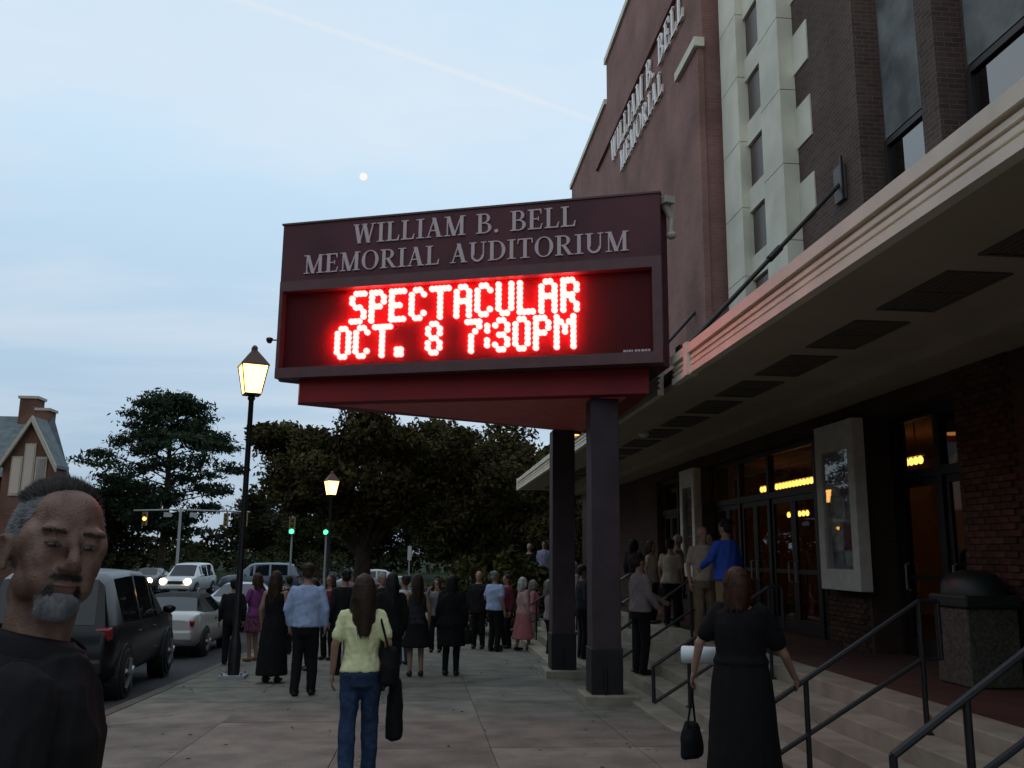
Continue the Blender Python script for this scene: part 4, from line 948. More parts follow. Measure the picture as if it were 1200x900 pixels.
# ================================================================== cars
tyre_m = M('tyre', (0.012, 0.012, 0.012), rough=0.9); car_glass = M('car_glass', (0.010, 0.013, 0.016), rough=0.04, spec=0.5)
black_trim = M('car_black_trim', (0.012, 0.012, 0.013), rough=0.5)
def car(name, label, loc, rz, st, belt_from, paint, roof_paint=None, wheels=(-1.4, 1.4), wr=0.34, W=0.92, pillars=(), tail=True, heads=False, tails_on=False, group='cars along the street', rear_style='suv'):
    """st: stations (y, halfwidth, z_low, z_belt, z_top, half_roof), rear to front"""
    t = thing(name, label, 'car', loc, rz, group)
    rings = []
    for (y, hw, zl, zb, zt, hr) in st:
        g = zt-zb > 0.08
        rings.append([(0, y, zl), (hw*0.86, y, zl), (hw*0.97, y, zl+0.10), (hw, y, (zl+zb)/2+0.05), (hw*0.985, y, zb-0.06), (hw*0.955, y, zb),
                      (hr+0.035, y, zt-0.10) if g else (hw*0.90, y, zb+0.006), (hr*0.93, y, zt-0.02) if g else (hw*0.75, y, zt), (hr*0.55, y, zt+0.006), (0, y, zt+0.012)])
    n = len(rings[0]); names = {}
    def cls(i, j):
        y0, y1 = st[i][0], st[i+1][0]; g0 = st[i][4]-st[i][3] > 0.08; g1 = st[i+1][4]-st[i+1][3] > 0.08
        if g0 and g1:
            if j == 5:
                for p in pillars:
                    if y0 >= p[0]-1e-6 and y1 <= p[1]+1e-6: return 'pillar'
                return 'side_window'
            if j >= 6: return 'roof'
        elif g0 != g1:
            if j >= 7: return 'rear_window' if g1 else 'windshield'
            if j in (5, 6): return 'pillar'
        return 'body'
    parts = {}
    for i in range(len(rings)-1):
        for j in range(n-1): parts.setdefault(cls(i, j), []).append((i, j))
    def surf(cells, off=0.0):
        mb = MB()
        for (i, j) in cells:
            for s in (1, -1):
                q = [rings[i][j], rings[i+1][j], rings[i+1][j+1], rings[i][j+1]]
                q = [Vector((p[0]*s, p[1], p[2])) for p in q]
                nv = (q[1]-q[0]).cross(q[3]-q[0]); 
                if nv.length < 1e-9: nv = (q[2]-q[1]).cross(q[3]-q[1])
                c = (q[0]+q[1]+q[2]+q[3])/4
                nn = nv.normalized() if nv.length > 1e-9 else Vector((0, 0, 1))
                if nn.dot(c-Vector((0, c.y, 0.7))) < 0: nn = -nn; q = q[::-1]
                mb.add([p+nn*off for p in q], [(0, 1, 2, 3)])
        return mb
    def weld(o):
        bm = bmesh.new(); bm.from_mesh(o.data); bmesh.ops.remove_doubles(bm, verts=bm.verts, dist=0.0005); bmesh.ops.dissolve_degenerate(bm, dist=0.0005, edges=bm.edges); bmesh.ops.recalc_face_normals(bm, faces=bm.faces); bm.to_mesh(o.data); bm.free()
        o.data.polygons.foreach_set('use_smooth', [True]*len(o.data.polygons))
        try: o.data.set_sharp_from_angle(angle=R(42))
        except Exception: pass
    mb = surf(parts.get('body', [])+parts.get('pillar', [])+([] if roof_paint else parts.get('roof', [])))
    for e in (0, -1):
        rg = rings[e]; mb.add([(p[0], p[1], p[2]) for p in rg]+[(-p[0], p[1], p[2]) for p in rg[1:-1]][::-1], [tuple(range(2*n-2)) if e else tuple(range(2*n-2))[::-1]])
    b = mb.build('body', paint, t); weld(b)
    if roof_paint: o = surf(parts.get('roof', [])+parts.get('pillar', []), 0.004).build('soft_top', roof_paint, t); weld(o)
    for nm in ('side_window', 'rear_window', 'windshield'):
        cells = parts.get(nm, [])
        if not cells: continue
        if nm == 'side_window':
            runs = []
            for c in sorted(cells):
                if runs and c[0] == runs[-1][-1][0]+1: runs[-1].append(c)
                else: runs.append([c])
            for run in runs:
                full = surf(run, 0.006)
                for s in (1, -1):
                    h = MB()
                    for f in full.f:
                        if full.v[f[0]][0]*s > 0: h.add([full.v[k] for k in f], [(0, 1, 2, 3)])
                    h.build('side_window', car_glass, t)
        else: o = surf(cells, 0.006).build(nm, car_glass, t); weld(o)
    for wy in wheels:
        for s in (1, -1):
            x = s*(W-0.10)
            MB().lathe([(wr+0.07, -0.14), (wr+0.07, 0.115)], 24, (x, wy, wr), 'x' ).build('wheel_arch', black_trim, t) if s > 0 else MB().lathe([(wr+0.07, -0.115), (wr+0.07, 0.14)], 24, (x, wy, wr), 'x').build('wheel_arch', black_trim, t)
            q = s*0.13
            w_ = MB().lathe([(wr*0.62, -0.11), (wr*0.93, -0.11), (wr, -0.07), (wr, 0.07), (wr*0.93, 0.11), (wr*0.62, 0.11)], 24, (x+s*0.03, wy, wr), 'x').build('wheel', tyre_m, t, smooth=True, angle=40)
            rim = MB().lathe([(wr*0.60, -0.02), (wr*0.66, 0.0), (wr*0.66, 0.02)], 20, (x+s*0.135, wy, wr), 'x')
            rim.build('rim', M('wheel_dark', (0.03, 0.03, 0.03), rough=0.5), w_)
            for k in range(5):
                a = k*2*math.pi/5+0.3; c_, s_ = math.cos(a), math.sin(a)
                sp_ = MB().tube([(x+s*0.158, wy+0.03*c_, wr+0.03*s_), (x+s*0.158, wy+wr*0.62*c_, wr+wr*0.62*s_)], [0.045, 0.032], 6)
                sp_.build('spoke', M('alloy', (0.45, 0.45, 0.46), rough=0.35, metal=0.7), w_)
    y0, yF = st[0][0], st[-1][0]
    # lights, bumpers, plate, mirrors, handles
    zt = st[1][3]
    tl_m = emit_mat('tail_on', (1, 0.06, 0.02), 4.0) if tails_on else M('tail_lens', (0.22, 0.008, 0.008), rough=0.15, spec=0.6)
    hl_m = emit_mat('headlight_on', (1.0, 0.78, 0.45), 9.0) if heads else M('head_lens', (0.5, 0.5, 0.5), rough=0.1)
    for s in (1, -1):
        if rear_style == 'suv': MB().box((s*(W-0.14), y0+0.10, zt-0.09), (0.22, 0.16, 0.17)).build('tail_light', tl_m, t, bevel=0.03)
        else:
            MB().box((s*(W-0.22), y0+0.07, zt-0.14), (0.30, 0.12, 0.13)).build('tail_light', tl_m, t, bevel=0.03)
        MB().ell((s*(W-0.26), yF-0.03 if heads else yF-0.10, st[-1][3]+(0.08 if heads else -0.05)), (0.20 if heads else 0.17, 0.13 if heads else 0.09, 0.17 if heads else 0.085), 12, 8).build('headlight', hl_m, t, smooth=True)
        ym = next(p[0] for p in st[::-1] if p[4]-p[3] > 0.08)
        zb_ = [p[3] for p in st if p[4]-p[3] > 0.08][-1]
        m_ = MB().ell((s*(W+0.09), ym+0.25, zb_+0.10), (0.11, 0.07, 0.075), 10, 6).build('wing_mirror', paint, t, smooth=True)
        MB().tube([(s*(W-0.06), ym+0.25, zb_+0.02), (s*(W+0.06), ym+0.25, zb_+0.08)], 0.02, 6).build('mirror_arm', black_trim, m_)
        for hy in ((-0.75, 0.25) if rear_style == 'suv' else (-0.35,)):
            MB().box((s*(W+0.004), hy, zb_-0.13), (0.03, 0.17, 0.03)).build('door_handle', black_trim, t, bevel=0.008)
    zl = st[0][2]
    MB().box((0, y0+0.02, zl+0.13), (W*1.78, 0.16, 0.22)).build('rear_bumper', black_trim if rear_style == 'suv' else paint, t, bevel=0.05)
    MB().box((0, yF-0.02, zl+0.10), (W*1.7, 0.16, 0.22)).build('front_bumper', paint, t, bevel=0.05)
    MB().box((0, yF-0.01, zl+0.34), (W*0.9, 0.06, 0.16)).build('grille', black_trim, t, bevel=0.02)
    MB().box((0, y0-0.035 if rear_style != 'suv' else y0-0.01, zt-0.24 if rear_style == 'suv' else zt-0.22), (0.34, 0.03, 0.16)).build('number_plate', M('plate_white', (0.45, 0.45, 0.42), rough=0.5), t)
    return t
suv_st = [(-2.30, 0.84, 0.42, 0.98, 1.00, 0.6), (-2.24, 0.90, 0.36, 1.06, 1.09, 0.66), (-1.98, 0.92, 0.32, 1.08, 1.70, 0.66), (-1.70, 0.93, 0.30, 1.08, 1.77, 0.67), (-1.58, 0.93, 0.30, 1.08, 1.78, 0.67),
          (-0.90, 0.935, 0.30, 1.06, 1.80, 0.68), (-0.62, 0.935, 0.30, 1.05, 1.80, 0.68), (-0.50, 0.935, 0.30, 1.05, 1.80, 0.68), (0.30, 0.93, 0.30, 1.04, 1.77, 0.67), (0.42, 0.93, 0.30, 1.03, 1.75, 0.67), (0.62, 0.93, 0.30, 1.03, 1.68, 0.66),
          (1.30, 0.92, 0.30, 1.06, 1.08, 0.6), (1.9, 0.90, 0.32, 1.00, 1.03, 0.5), (2.2, 0.84, 0.36, 0.90, 0.92, 0.5), (2.32, 0.74, 0.42, 0.74, 0.75, 0.4)]
suv_p = ((-1.98, -1.58), (-0.62, -0.50), (0.30, 0.42))
suv_ = car('parked_car', 'black sport utility car parked at the kerb behind the bearded man', (-5.52, 16.0, gz(16.0)-0.12), R(4.0), suv_st, 0, M('car_black', (0.006, 0.007, 0.008), rough=0.30, spec=0.28, coat=0.12), wheels=(-1.45, 1.45), wr=0.36, W=0.93, pillars=suv_p)
suv_.scale = (1.06, 1.06, 1.06)
conv_st = [(-2.20, 0.74, 0.42, 0.86, 0.88, 0.5), (-2.10, 0.84, 0.34, 0.95, 0.97, 0.5), (-1.75, 0.89, 0.28, 1.00, 1.03, 0.6), (-1.35, 0.90, 0.24, 1.00, 1.03, 0.6), (-0.80, 0.90, 0.22, 0.98, 1.30, 0.58), (-0.45, 0.90, 0.22, 0.97, 1.37, 0.58), (-0.35, 0.90, 0.22, 0.97, 1.38, 0.58),
           (0.30, 0.90, 0.22, 0.95, 1.38, 0.58), (0.42, 0.90, 0.22, 0.95, 1.35, 0.57), (1.02, 0.90, 0.22, 0.95, 0.97, 0.5), (1.8, 0.87, 0.26, 0.82, 0.85, 0.5), (2.15, 0.78, 0.32, 0.68, 0.70, 0.4), (2.25, 0.66, 0.38, 0.58, 0.59, 0.3)]
car('parked_car', 'silver white convertible with dark soft top parked ahead of the black car', (-5.85, 23.2, gz(23)-0.12), R(0), conv_st, 0, M('car_white', (0.50, 0.48, 0.45), rough=0.3, coat=0.5), roof_paint=M('soft_top', (0.012, 0.012, 0.013), rough=0.9), wheels=(-1.28, 1.30), wr=0.32, W=0.90, pillars=((-0.80, -0.35),), rear_style='car')
silver = M('car_silver', (0.40, 0.42, 0.44), rough=0.3, metal=0.3, coat=0.4)
car('oncoming_car', 'pale sport utility car with bright headlights coming toward the camera', (-13.35, 54, -0.84), R(176), suv_st, 0, M('car_pearl', (0.55, 0.56, 0.56), rough=0.3, coat=0.4), wheels=(-1.45, 1.45), wr=0.36, W=0.93, pillars=suv_p, heads=True)
car('oncoming_car', 'dark car with one visible headlight behind the oncoming pale car', (-17.2, 60, -0.84), R(178), conv_st, 0, M('car_grey', (0.06, 0.065, 0.07), rough=0.3, coat=0.4), wheels=(-1.28, 1.3), wr=0.32, W=0.9, heads=True, rear_style='car')
sedan_st = [(-2.30, 0.76, 0.42, 0.90, 0.92, 0.5), (-2.2, 0.86, 0.34, 1.0, 1.02, 0.5), (-1.6, 0.90, 0.28, 1.02, 1.04, 0.6), (-0.85, 0.90, 0.24, 0.98, 1.40, 0.58), (-0.3, 0.90, 0.22, 0.96, 1.45, 0.58), (-0.2, 0.90, 0.22, 0.96, 1.45, 0.58), (0.45, 0.90, 0.22, 0.95, 1.40, 0.57), (1.15, 0.90, 0.22, 0.94, 0.97, 0.5), (1.9, 0.87, 0.26, 0.82, 0.85, 0.5), (2.25, 0.78, 0.32, 0.68, 0.70, 0.4), (2.33, 0.66, 0.38, 0.58, 0.59, 0.3)]
car('parked_car', 'grey saloon car with glowing tail lamp seen past the lamp post', (-5.9, 31.5, gz(31)-0.12), R(-2), sedan_st, 0, silver, wheels=(-1.35, 1.38), wr=0.33, W=0.90, pillars=((-0.3, -0.2),), rear_style='car', tails_on=True)
car('parked_car', 'small pale car far off behind the dark heads of the crowd', (-3.2, 58, -0.84), R(95), sedan_st, 0, M('car_pale', (0.42, 0.42, 0.42), rough=0.3, coat=0.4), wheels=(-1.35, 1.38), wr=0.33, W=0.90, pillars=((-0.3, -0.2),), rear_style='car')
car('parked_car', 'blue grey car crossing far behind the convertible', (-9.9, 57, -0.84), R(100), suv_st, 0, M('car_blue', (0.10, 0.13, 0.17), rough=0.3, coat=0.4), wheels=(-1.45, 1.45), wr=0.36, W=0.93, pillars=suv_p)

# ================================================================== people
WORK = bpy.data.scenes.new('work')      # an empty scene of its own keeps each remesh quick; removed at the end
def remesh(mb, voxel, smooth=2, wrinkle=0.0, seed=0, wz=1.0):
    me = mb.mesh('tmp'); o = bpy.data.objects.new('tmp', me); WORK.collection.objects.link(o)
    m_ = o.modifiers.new('r', 'REMESH'); m_.mode = 'VOXEL'; m_.voxel_size = voxel; m_.use_smooth_shade = True
    if smooth: s = o.modifiers.new('s', 'SMOOTH'); s.factor = 0.5; s.iterations = smooth
    WORK.view_layers[0].update(); dg = WORK.view_layers[0].depsgraph; ev = o.evaluated_get(dg); out = bpy.data.meshes.new_from_object(ev)
    bpy.data.objects.remove(o); bpy.data.meshes.remove(me)
    if wrinkle:
        n = len(out.vertices); co = np.empty(n*3, np.float32); out.vertices.foreach_get('co', co); co = co.reshape(-1, 3)
        nr = np.empty(n*3, np.float32); out.vertices.foreach_get('normal', nr); nr = nr.reshape(-1, 3)
        r_ = np.random.default_rng(seed); d = np.zeros(n)
        for k in range(6):
            f_ = r_.normal(size=3)*np.array([15, 15, 9*wz])*(1+0.5*k); d += (1.3-2*np.abs(np.sin(co@f_+r_.uniform(0, 6)))**0.7)/(1+0.45*k)
        co += nr*(d*wrinkle*0.5+wrinkle*0.45)[:, None].astype(np.float32); out.vertices.foreach_set('co', co.ravel()); out.update()
    out.polygons.foreach_set('use_smooth', [True]*len(out.polygons))
    return out
def limb(mb, pts, rs, n=12):
    for i in range(len(pts)-1): mb.cone(pts[i], pts[i+1], rs[i], rs[i+1], n)
    for p, r in zip(pts, rs): mb.ell(p, (r, r, r), n, 8)
def hand(mb, wrist, d, palm_n, s, curl=0.5, thumb_side=1):
    """palm and five bent fingers, along d; palm faces palm_n"""
    d = Vector(d).normalized(); pn = Vector(palm_n); pn = (pn-d*pn.dot(d)).normalized(); sd_ = d.cross(pn)*thumb_side
    w_ = Vector(wrist); rot = Matrix((sd_, d, pn)).transposed()
    mb.ell(w_+d*0.045*s, (0.040*s, 0.055*s, 0.019*s), 12, 8, rot)
    for k, L in enumerate((0.070, 0.080, 0.074, 0.058)):
        b = w_+d*0.085*s+sd_*(0.028-0.019*k)*s; a1, a2 = curl*0.6, curl*1.5
        p1 = b+(d*math.cos(a1)+pn*math.sin(a1))*L*0.5*s; p2 = p1+(d*math.cos(a2)+pn*math.sin(a2))*L*0.55*s
        mb.tube([b-d*0.02*s, b, p1, p2], [0.0095*s, 0.0095*s, 0.0085*s, 0.0065*s], 7)
    b = w_+d*0.025*s+sd_*0.032*s; p1 = b+(d*0.6+sd_*0.7+pn*0.25).normalized()*0.04*s; p2 = p1+(d*0.9+sd_*0.25+pn*0.4*curl*2).normalized()*0.034*s
    mb.tube([b-sd_*0.012*s, b, p1, p2], [0.011*s, 0.0115*s, 0.010*s, 0.0075*s], 7)
def skin_m(k):
    if k == 4:
        return M('skin_near', (0.20, 0.105, 0.075), rough=0.5, vary=0.3, vscale=22, col2=(0.275, 0.165, 0.120), bump=0.35, bscale=240, spec=0.35)
    return M('skin_%d' % k, ((0.30, 0.175, 0.125), (0.36, 0.21, 0.155), (0.22, 0.125, 0.085), (0.13, 0.075, 0.05))[k], rough=0.6, vary=0.08, vscale=9, spec=0.3)
HAIRS = {'black': (0.010, 0.008, 0.007), 'brown': (0.035, 0.018, 0.010), 'auburn': (0.05, 0.020, 0.010), 'grey': (0.22, 0.21, 0.20), 'white': (0.45, 0.44, 0.42), 'blond': (0.20, 0.13, 0.06)}
SHOE = M('shoe_black', (0.010, 0.009, 0.009), rough=0.5)
NP = [0]; HEADM = {}
def person(label, x, y, rz, h=1.72, sex='m', build=1.0, top=None, sleeve='long', hem=None, bottom='trousers', bot=None, length=None, hair='short', hc='brown', skin=0, shoe=None,
           arms=None, stride=0.0, yaw=0.0, pitch=0.0, z=None, vox=0.019, group='people gathered outside the entrance', dress=None, loose=0.0, flare=1.0, bare=False, eyes=False, head_fn=None):
    NP[0] += 1; sd_ = NP[0]; s = h/1.75; F_ = sex == 'f'; bd = build
    t = thing('person', label, 'person', (x, y, gz(y)+0.002 if z is None else z+0.002), rz, group)
    P = lambda a, b, c: (a*s, b*s, c*s)
    sh = (0.165 if F_ else 0.19)*(0.6+0.4*bd)
    if F_: tor = [(.80, .150, .115, 0), (.90, .178, .130, -.01), (1.06, .132, .100, 0), (1.20, .148, .118, .012), (1.30, .158, .120, .014), (1.39, .140, .085, 0), (1.455, .062, .058, -.008)]
    else: tor = [(.80, .150, .115, 0), (.90, .172, .125, -.005), (1.05, .160, .118, 0), (1.20, .172, .122, .005), (1.32, .188, .122, .005), (1.41, .160, .092, 0), (1.47, .072, .064, -.008)]
    # pose
    A = {}
    for k, sg in (('L', -1), ('R', 1)):
        dflt = ((sg*(sh+0.055), -0.03, 1.13), (sg*(sh+0.06), 0.05, 0.88))
        A[k] = (arms or {}).get(k) or dflt
    def legpts(sg):
        st = stride*sg
        return [(sg*.088, 0, .88), (sg*.095, .03+st*0.55, .48), (sg*.10, st-0.02 if st >= 0 else st-0.02, .085)]
    body = MB()
    body.loft([(0, c*s, zz*s, a*s*bd, b*s*bd) for zz, a, b, c in tor], 20)
    for k, sg in (('L', -1), ('R', 1)):
        e, w_ = A[k]
        limb(body, [P(sg*sh*0.95, 0, 1.39), P(*e), P(*w_)], [(.046 if sleeve != 'none' else .050)*s*bd, .037*s*(0.6+0.4*bd), .026*s])
        L = [P(*p) for p in legpts(sg)]; limb(body, L, [.088*s*bd, .056*s*(0.5+0.5*bd), .038*s])
        body.ell((L[2][0], L[2][1]+.06*s, .042*s), (.042*s, .115*s, .040*s))
    st0 = len(body.v)
    limb(body, [P(0, -.012, 1.42), P(0, .0, 1.56)], [.060*s, .055*s])
    hd = MB()
    hd.ell(P(0, -.008, 1.655), (.076*s, .096*s, .098*s), 16, 12); hd.ell(P(0, .018, 1.585), (.058*s, .072*s, .062*s), 14, 10)
    hd.ell(P(0, .050, 1.545), (.034*s, .036*s, .024*s)); hd.ell(P(0, .094, 1.612), (.015*s, .024*s, .020*s)); hd.ell(P(0, .085, 1.64), (.012*s, .018*s, .030*s)); hd.ell(P(0, .080, 1.668), (.052*s, .016*s, .012*s))
    hd.ell(P(0, .082, 1.573), (.024*s, .012*s, .010*s))
    for sg in (-1, 1): hd.ell(P(sg*.079, -.012, 1.618), (.011*s, .022*s, .033*s), 10, 8)
    if head_fn: hd = head_fn(P, s)
    HM = Matrix.Translation(P(0, -.01, 1.53)) @ Matrix.Rotation(yaw, 4, 'Z') @ Matrix.Rotation(-pitch, 4, 'X') @ Matrix.Translation(Vector(P(0, .01, -1.53)))
    hd.xf(HM); body.add(hd.v, hd.f)
    me = remesh(body, vox*0.85 if vox > 0.012 else vox, 9 if head_fn else 2)
    # hands added into the same mesh
    hm = MB()
    for k, sg in (('L', -1), ('R', 1)):
        e, w_ = Vector(A[k][0]), Vector(A[k][1]); hand(hm, Vector(P(*A[k][1])), w_-e, Vector((-sg, 0.1, 0)), s, 0.5, thumb_side=1 if sg > 0 else -1)
    bm = bmesh.new(); bm.from_mesh(me); tmp = hm.mesh('tmp'); tmp.polygons.foreach_set('use_smooth', [True]*len(tmp.polygons)); bm.from_mesh(tmp); bm.to_mesh(me); bm.free(); bpy.data.meshes.remove(tmp)
    me.name = 'body'; b = obj('body', me, skin_m(skin), t)
    if eyes:
        for sg in (-1, 1):
            em = MB().ell(P(sg*.031, .083, 1.642), (.012*s, .008*s, .007*s), 8, 6).xf(HM); em.build('eye', M('eye_dark', (0.02, 0.015, 0.012), rough=0.2), t, smooth=True)
    lo = (0.020 if head_fn else 0.016)+loose
    # top garment
    tops = MB()
    hem_z = hem if hem is not None else (0.86 if F_ else 0.90)
    if dress: hem_z = 1.0
    rg = [(0, c*s, zz*s, (a*bd+lo)*s, (b*bd+lo)*s) for zz, a, b, c in tor if zz > hem_z+0.02]
    def at(zq):
        zs = [q[0] for q in tor]; i = max(0, min(len(tor)-2, np.searchsorted(zs, zq)-1)); f_ = (zq-zs[i])/(zs[i+1]-zs[i]); f_ = min(max(f_, 0), 1)
        return [tor[i][k]*(1-f_)+tor[i+1][k]*f_ for k in range(1, 4)]
    a, b_, c = at(hem_z); rg = [(0, c*s, hem_z*s, (a*bd+lo+loose*0.5)*s, (b_*bd+lo+loose*0.5)*s)]+rg
    rg[-1] = (rg[-1][0], rg[-1][1], rg[-1][2]-0.012*s if not F_ else rg[-1][2]-0.035*s, rg[-1][3]*1.02, rg[-1][4]*1.02)
    tops.loft(rg, 20)
    if sleeve != 'none':
        for k, sg in (('L', -1), ('R', 1)):
            e, w_ = Vector(A[k][0]), Vector(A[k][1]); s0 = Vector((sg*sh*0.95, 0, 1.39))
            if sleeve == 'short': limb(tops, [P(*s0), P(*s0.lerp(e, 0.68))], [(.060*bd+loose*0.4)*s, (.056*bd+loose*0.4)*s])
            else: limb(tops, [P(*s0), P(*e), P(*e.lerp(w_, 0.93))], [(.060*bd+loose*0.4)*s, (.052+loose*0.4)*s, (.037+loose*0.4)*s])
    # lower garment
    low = MB(); kind = 'dress' if dress else bottom
    waist = 1.02
    if kind in ('trousers', 'shorts'):
        rg = []
        for zz in (.79, .84, .90, .97, waist):
            a, b_, c = at(zz); q = 0.010 if zz < 0.95 else 0.006; rg.append((0, c*s, zz*s, (a*bd+q)*s, (b_*bd+q)*s))
        low.loft(rg, 20)
        for sg in (-1, 1):
            L = legpts(sg); kn = Vector(L[1]); an = Vector(L[2])
            if kind == 'trousers': limb(low, [P(*L[0]), P(*kn), P(an.x, an.y-0.005, .075)], [.098*s*bd, .072*s*(0.5+0.5*bd)*flare, .062*s*flare])
            else: limb(low, [P(*L[0]), P(*(Vector(L[0]).lerp(kn, 0.9)))], [.10*s*bd, .088*s*bd])
    else:
        ln = length if length is not None else 0.45
        zs = np.linspace(waist if kind == 'skirt' else 1.06, ln, 6); rg = []
        for i, zz in enumerate(zs):
            f_ = i/5
            if zz > 0.85: a, b_, c = at(zz); rr = (a*bd+lo, b_*bd+lo)
            else:
                a, b_, c = at(0.88); g_ = (0.88-zz); rr = (a*bd+lo+g_*0.10*flare, b_*bd+lo+g_*0.16*flare+abs(stride)*0.35*min(1, g_*1.6))
            rg.append((0, c*s, zz*s, rr[0]*s, rr[1]*s))
        low.loft(rg[::-1], 24)
    if dress:
        low.add(tops.v, tops.f); obj('dress', remesh(low, vox, 3, 0.007, sd_, 0.35), dress, t)
    else:
        if top: obj('top', remesh(tops, vox, 2, (0.009 if vox < 0.014 else 0.007)+loose*0.1, sd_, 1.2), top, t)
        if bot: obj('skirt' if kind == 'skirt' else 'trousers', remesh(low, vox, 2, 0.008 if vox < 0.014 else 0.006, sd_+50, 0.7), bot, t)
    for sg in (-1, 1):
        L = P(*legpts(sg)[2]); m_ = MB(); m_.ell((L[0], L[1]+.062*s, .040*s), (.050*s, .135*s, .040*s)); m_.ell((L[0], L[1]-.01*s, .055*s), (.047*s, .060*s, .052*s))
        m_.v = [(p[0], p[1], max(p[2], 0.0)) for p in m_.v]; m_.build('shoe', shoe or SHOE, t, smooth=True)
    HEADM[label] = (HM, s)
    # hair
    if hair != 'bald':
        hm_ = M('hair_'+hc, HAIRS[hc], rough=0.6, vary=0.35, vscale=18, bump=0.5, bscale=90, spec=0.3); hr = MB()
        hr.ell(P(0, -.022, 1.672), (.086*s, .098*s, .092*s), 16, 12)
        hr.ell(P(0, -.050, 1.635), (.080*s, .070*s, .085*s), 14, 10)
        if hair in ('long', 'bob'):
            dn_ = 1.30 if hair == 'long' else 1.47
            hr.loft([(0, -.085*s, dn_*s, .075*s, .035*s), (0, -.085*s, (dn_+.06)*s, .105*s, .048*s), (0, -.070*s, 1.50*s, .105*s, .060*s), (0, -.05*s, 1.60*s, .098*s, .080*s), (0, -.035*s, 1.68*s, .085*s, .085*s)], 18)
            for sg in (-1, 1): hr.loft([(sg*.088*s, .005*s, (dn_+.05)*s, .020*s, .028*s), (sg*.085*s, .0, 1.50*s, .026*s, .040*s), (sg*.076*s, -.002, 1.66*s, .022*s, .045*s)], 10)
        if hair == 'tail': hr.tube([P(0, -.11, 1.67), P(0, -.16, 1.62), P(0, -.14, 1.45)], [.035*s, .04*s, .012*s], 10)
        hr.xf(HM); ho = obj('hair', remesh(hr, vox*0.8, 2, 0.006, sd_, 0.25), hm_, t)
        if vox < 0.02 or hair in ('long', 'bob'):
            ns = 800 if vox <= 0.013 else 160; rs_ = np.random.default_rng(sd_); stm = MB(); zend = {'long': 1.25, 'bob': 1.44}.get(hair, 1.60)
            for _ in range(ns):
                a = rs_.uniform(math.pi*0.95, math.pi*2.05) if hair != 'short' else rs_.uniform(0, 2*math.pi); ca, sa = math.cos(a), math.sin(a); z_ = 1.76; pt = []
                zz_end = zend+rs_.normal()*0.02; w0 = rs_.uniform(0.9, 1.12); jit = rs_.uniform(-1, 1)
                for q in range(5):
                    f_ = q/4; zq = 1.765-(1.765-zz_end)*f_**1.2; sw = math.sin(min(1, f_*2.4)*math.pi/2)
                    nar = 1.0 if zq > 1.5 else 1.0-0.35*(1.5-zq)/0.25
                    pt.append(Vector(P((ca*.098*sw*w0+0.010*math.sin(q*1.7+jit*5))*nar, (sa*.104*sw*w0-.030-0.02*f_), zq)))
                if hair == 'short': pt = pt[:3]
                for q in range(len(pt)-1):
                    wv = Vector((-sa, ca, 0))*0.0035*s*(1-0.5*q/4); k_ = len(stm.v)
                    stm.v += [tuple(pt[q]-wv), tuple(pt[q]+wv), tuple(pt[q+1]+wv*0.85), tuple(pt[q+1]-wv*0.85)]; stm.f.append((k_, k_+1, k_+2, k_+3))
            stm.xf(HM); stm.build('hair_strands', hm_, t, origin=(0, 0, 0), smooth=True)['kind'] = 'stuff'
    return t

W_ = lambda *c: c
black_c = cloth('cloth_black', (0.010, 0.010, 0.011)); black2 = cloth('cloth_soft_black', (0.016, 0.015, 0.016)); char = cloth('cloth_charcoal', (0.03, 0.03, 0.034))
denim = cloth('cloth_denim', (0.028, 0.05, 0.10), 0.3, 20); denim2 = cloth('cloth_faded_denim', (0.05, 0.08, 0.14), 0.3, 20)
lblue = cloth('cloth_light_blue', (0.32, 0.40, 0.58)); yellow = cloth('cloth_pale_yellow', (0.74, 0.74, 0.42)); purple = cloth('cloth_purple', (0.20, 0.055, 0.20)); white_c = cloth('cloth_white', (0.55, 0.55, 0.56))
pink = cloth('cloth_dusty_pink', (0.42, 0.26, 0.25)); rose = cloth('cloth_rose', (0.40, 0.15, 0.17)); red_c = cloth('cloth_red', (0.42, 0.03, 0.025)); beige = cloth('cloth_beige', (0.42, 0.35, 0.28)); royal = cloth('cloth_royal_blue', (0.035, 0.085, 0.42)); taupe = cloth('cloth_taupe', (0.24, 0.20, 0.20)); khaki = cloth('cloth_khaki', (0.20, 0.15, 0.09)); grey_c = cloth('cloth_grey', (0.15, 0.155, 0.17)); plaid = cloth('cloth_lilac_plaid', (0.26, 0.25, 0.38), 0.5, 40); print_c = cloth('cloth_print', (0.16, 0.06, 0.10), 0.7, 30); maroon_c = cloth('cloth_wine', (0.10, 0.02, 0.03))
tan_boot = M('tan_boot', (0.20, 0.11, 0.05), rough=0.7)

def bag(label, pts_, size, mat, strap, x, y, rz, z):
    """a soft bag: pts_ centre in the holder's frame, strap: list of points"""
    t = thing('handbag', label, 'bag', (x, y, z), rz, 'bags carried by people')
    m_ = MB(); w_, d_, h_ = size; c = Vector(pts_)
    m_.loft([(c.x, c.y, c.z-h_/2, w_*0.40, d_*0.42), (c.x, c.y, c.z-h_*0.45, w_*0.5, d_*0.5), (c.x, c.y, c.z, w_*0.5, d_*0.48), (c.x, c.y, c.z+h_*0.35, w_*0.40, d_*0.30), (c.x, c.y, c.z+h_*0.5, w_*0.34, d_*0.12)], 16)
    o = obj('bag_body', remesh(m_, 0.016, 2, 0.008, 3, 0.6), mat, t)
    for st in strap: MB().tube(st, 0.010, 6).build('strap', mat, t)
    return t

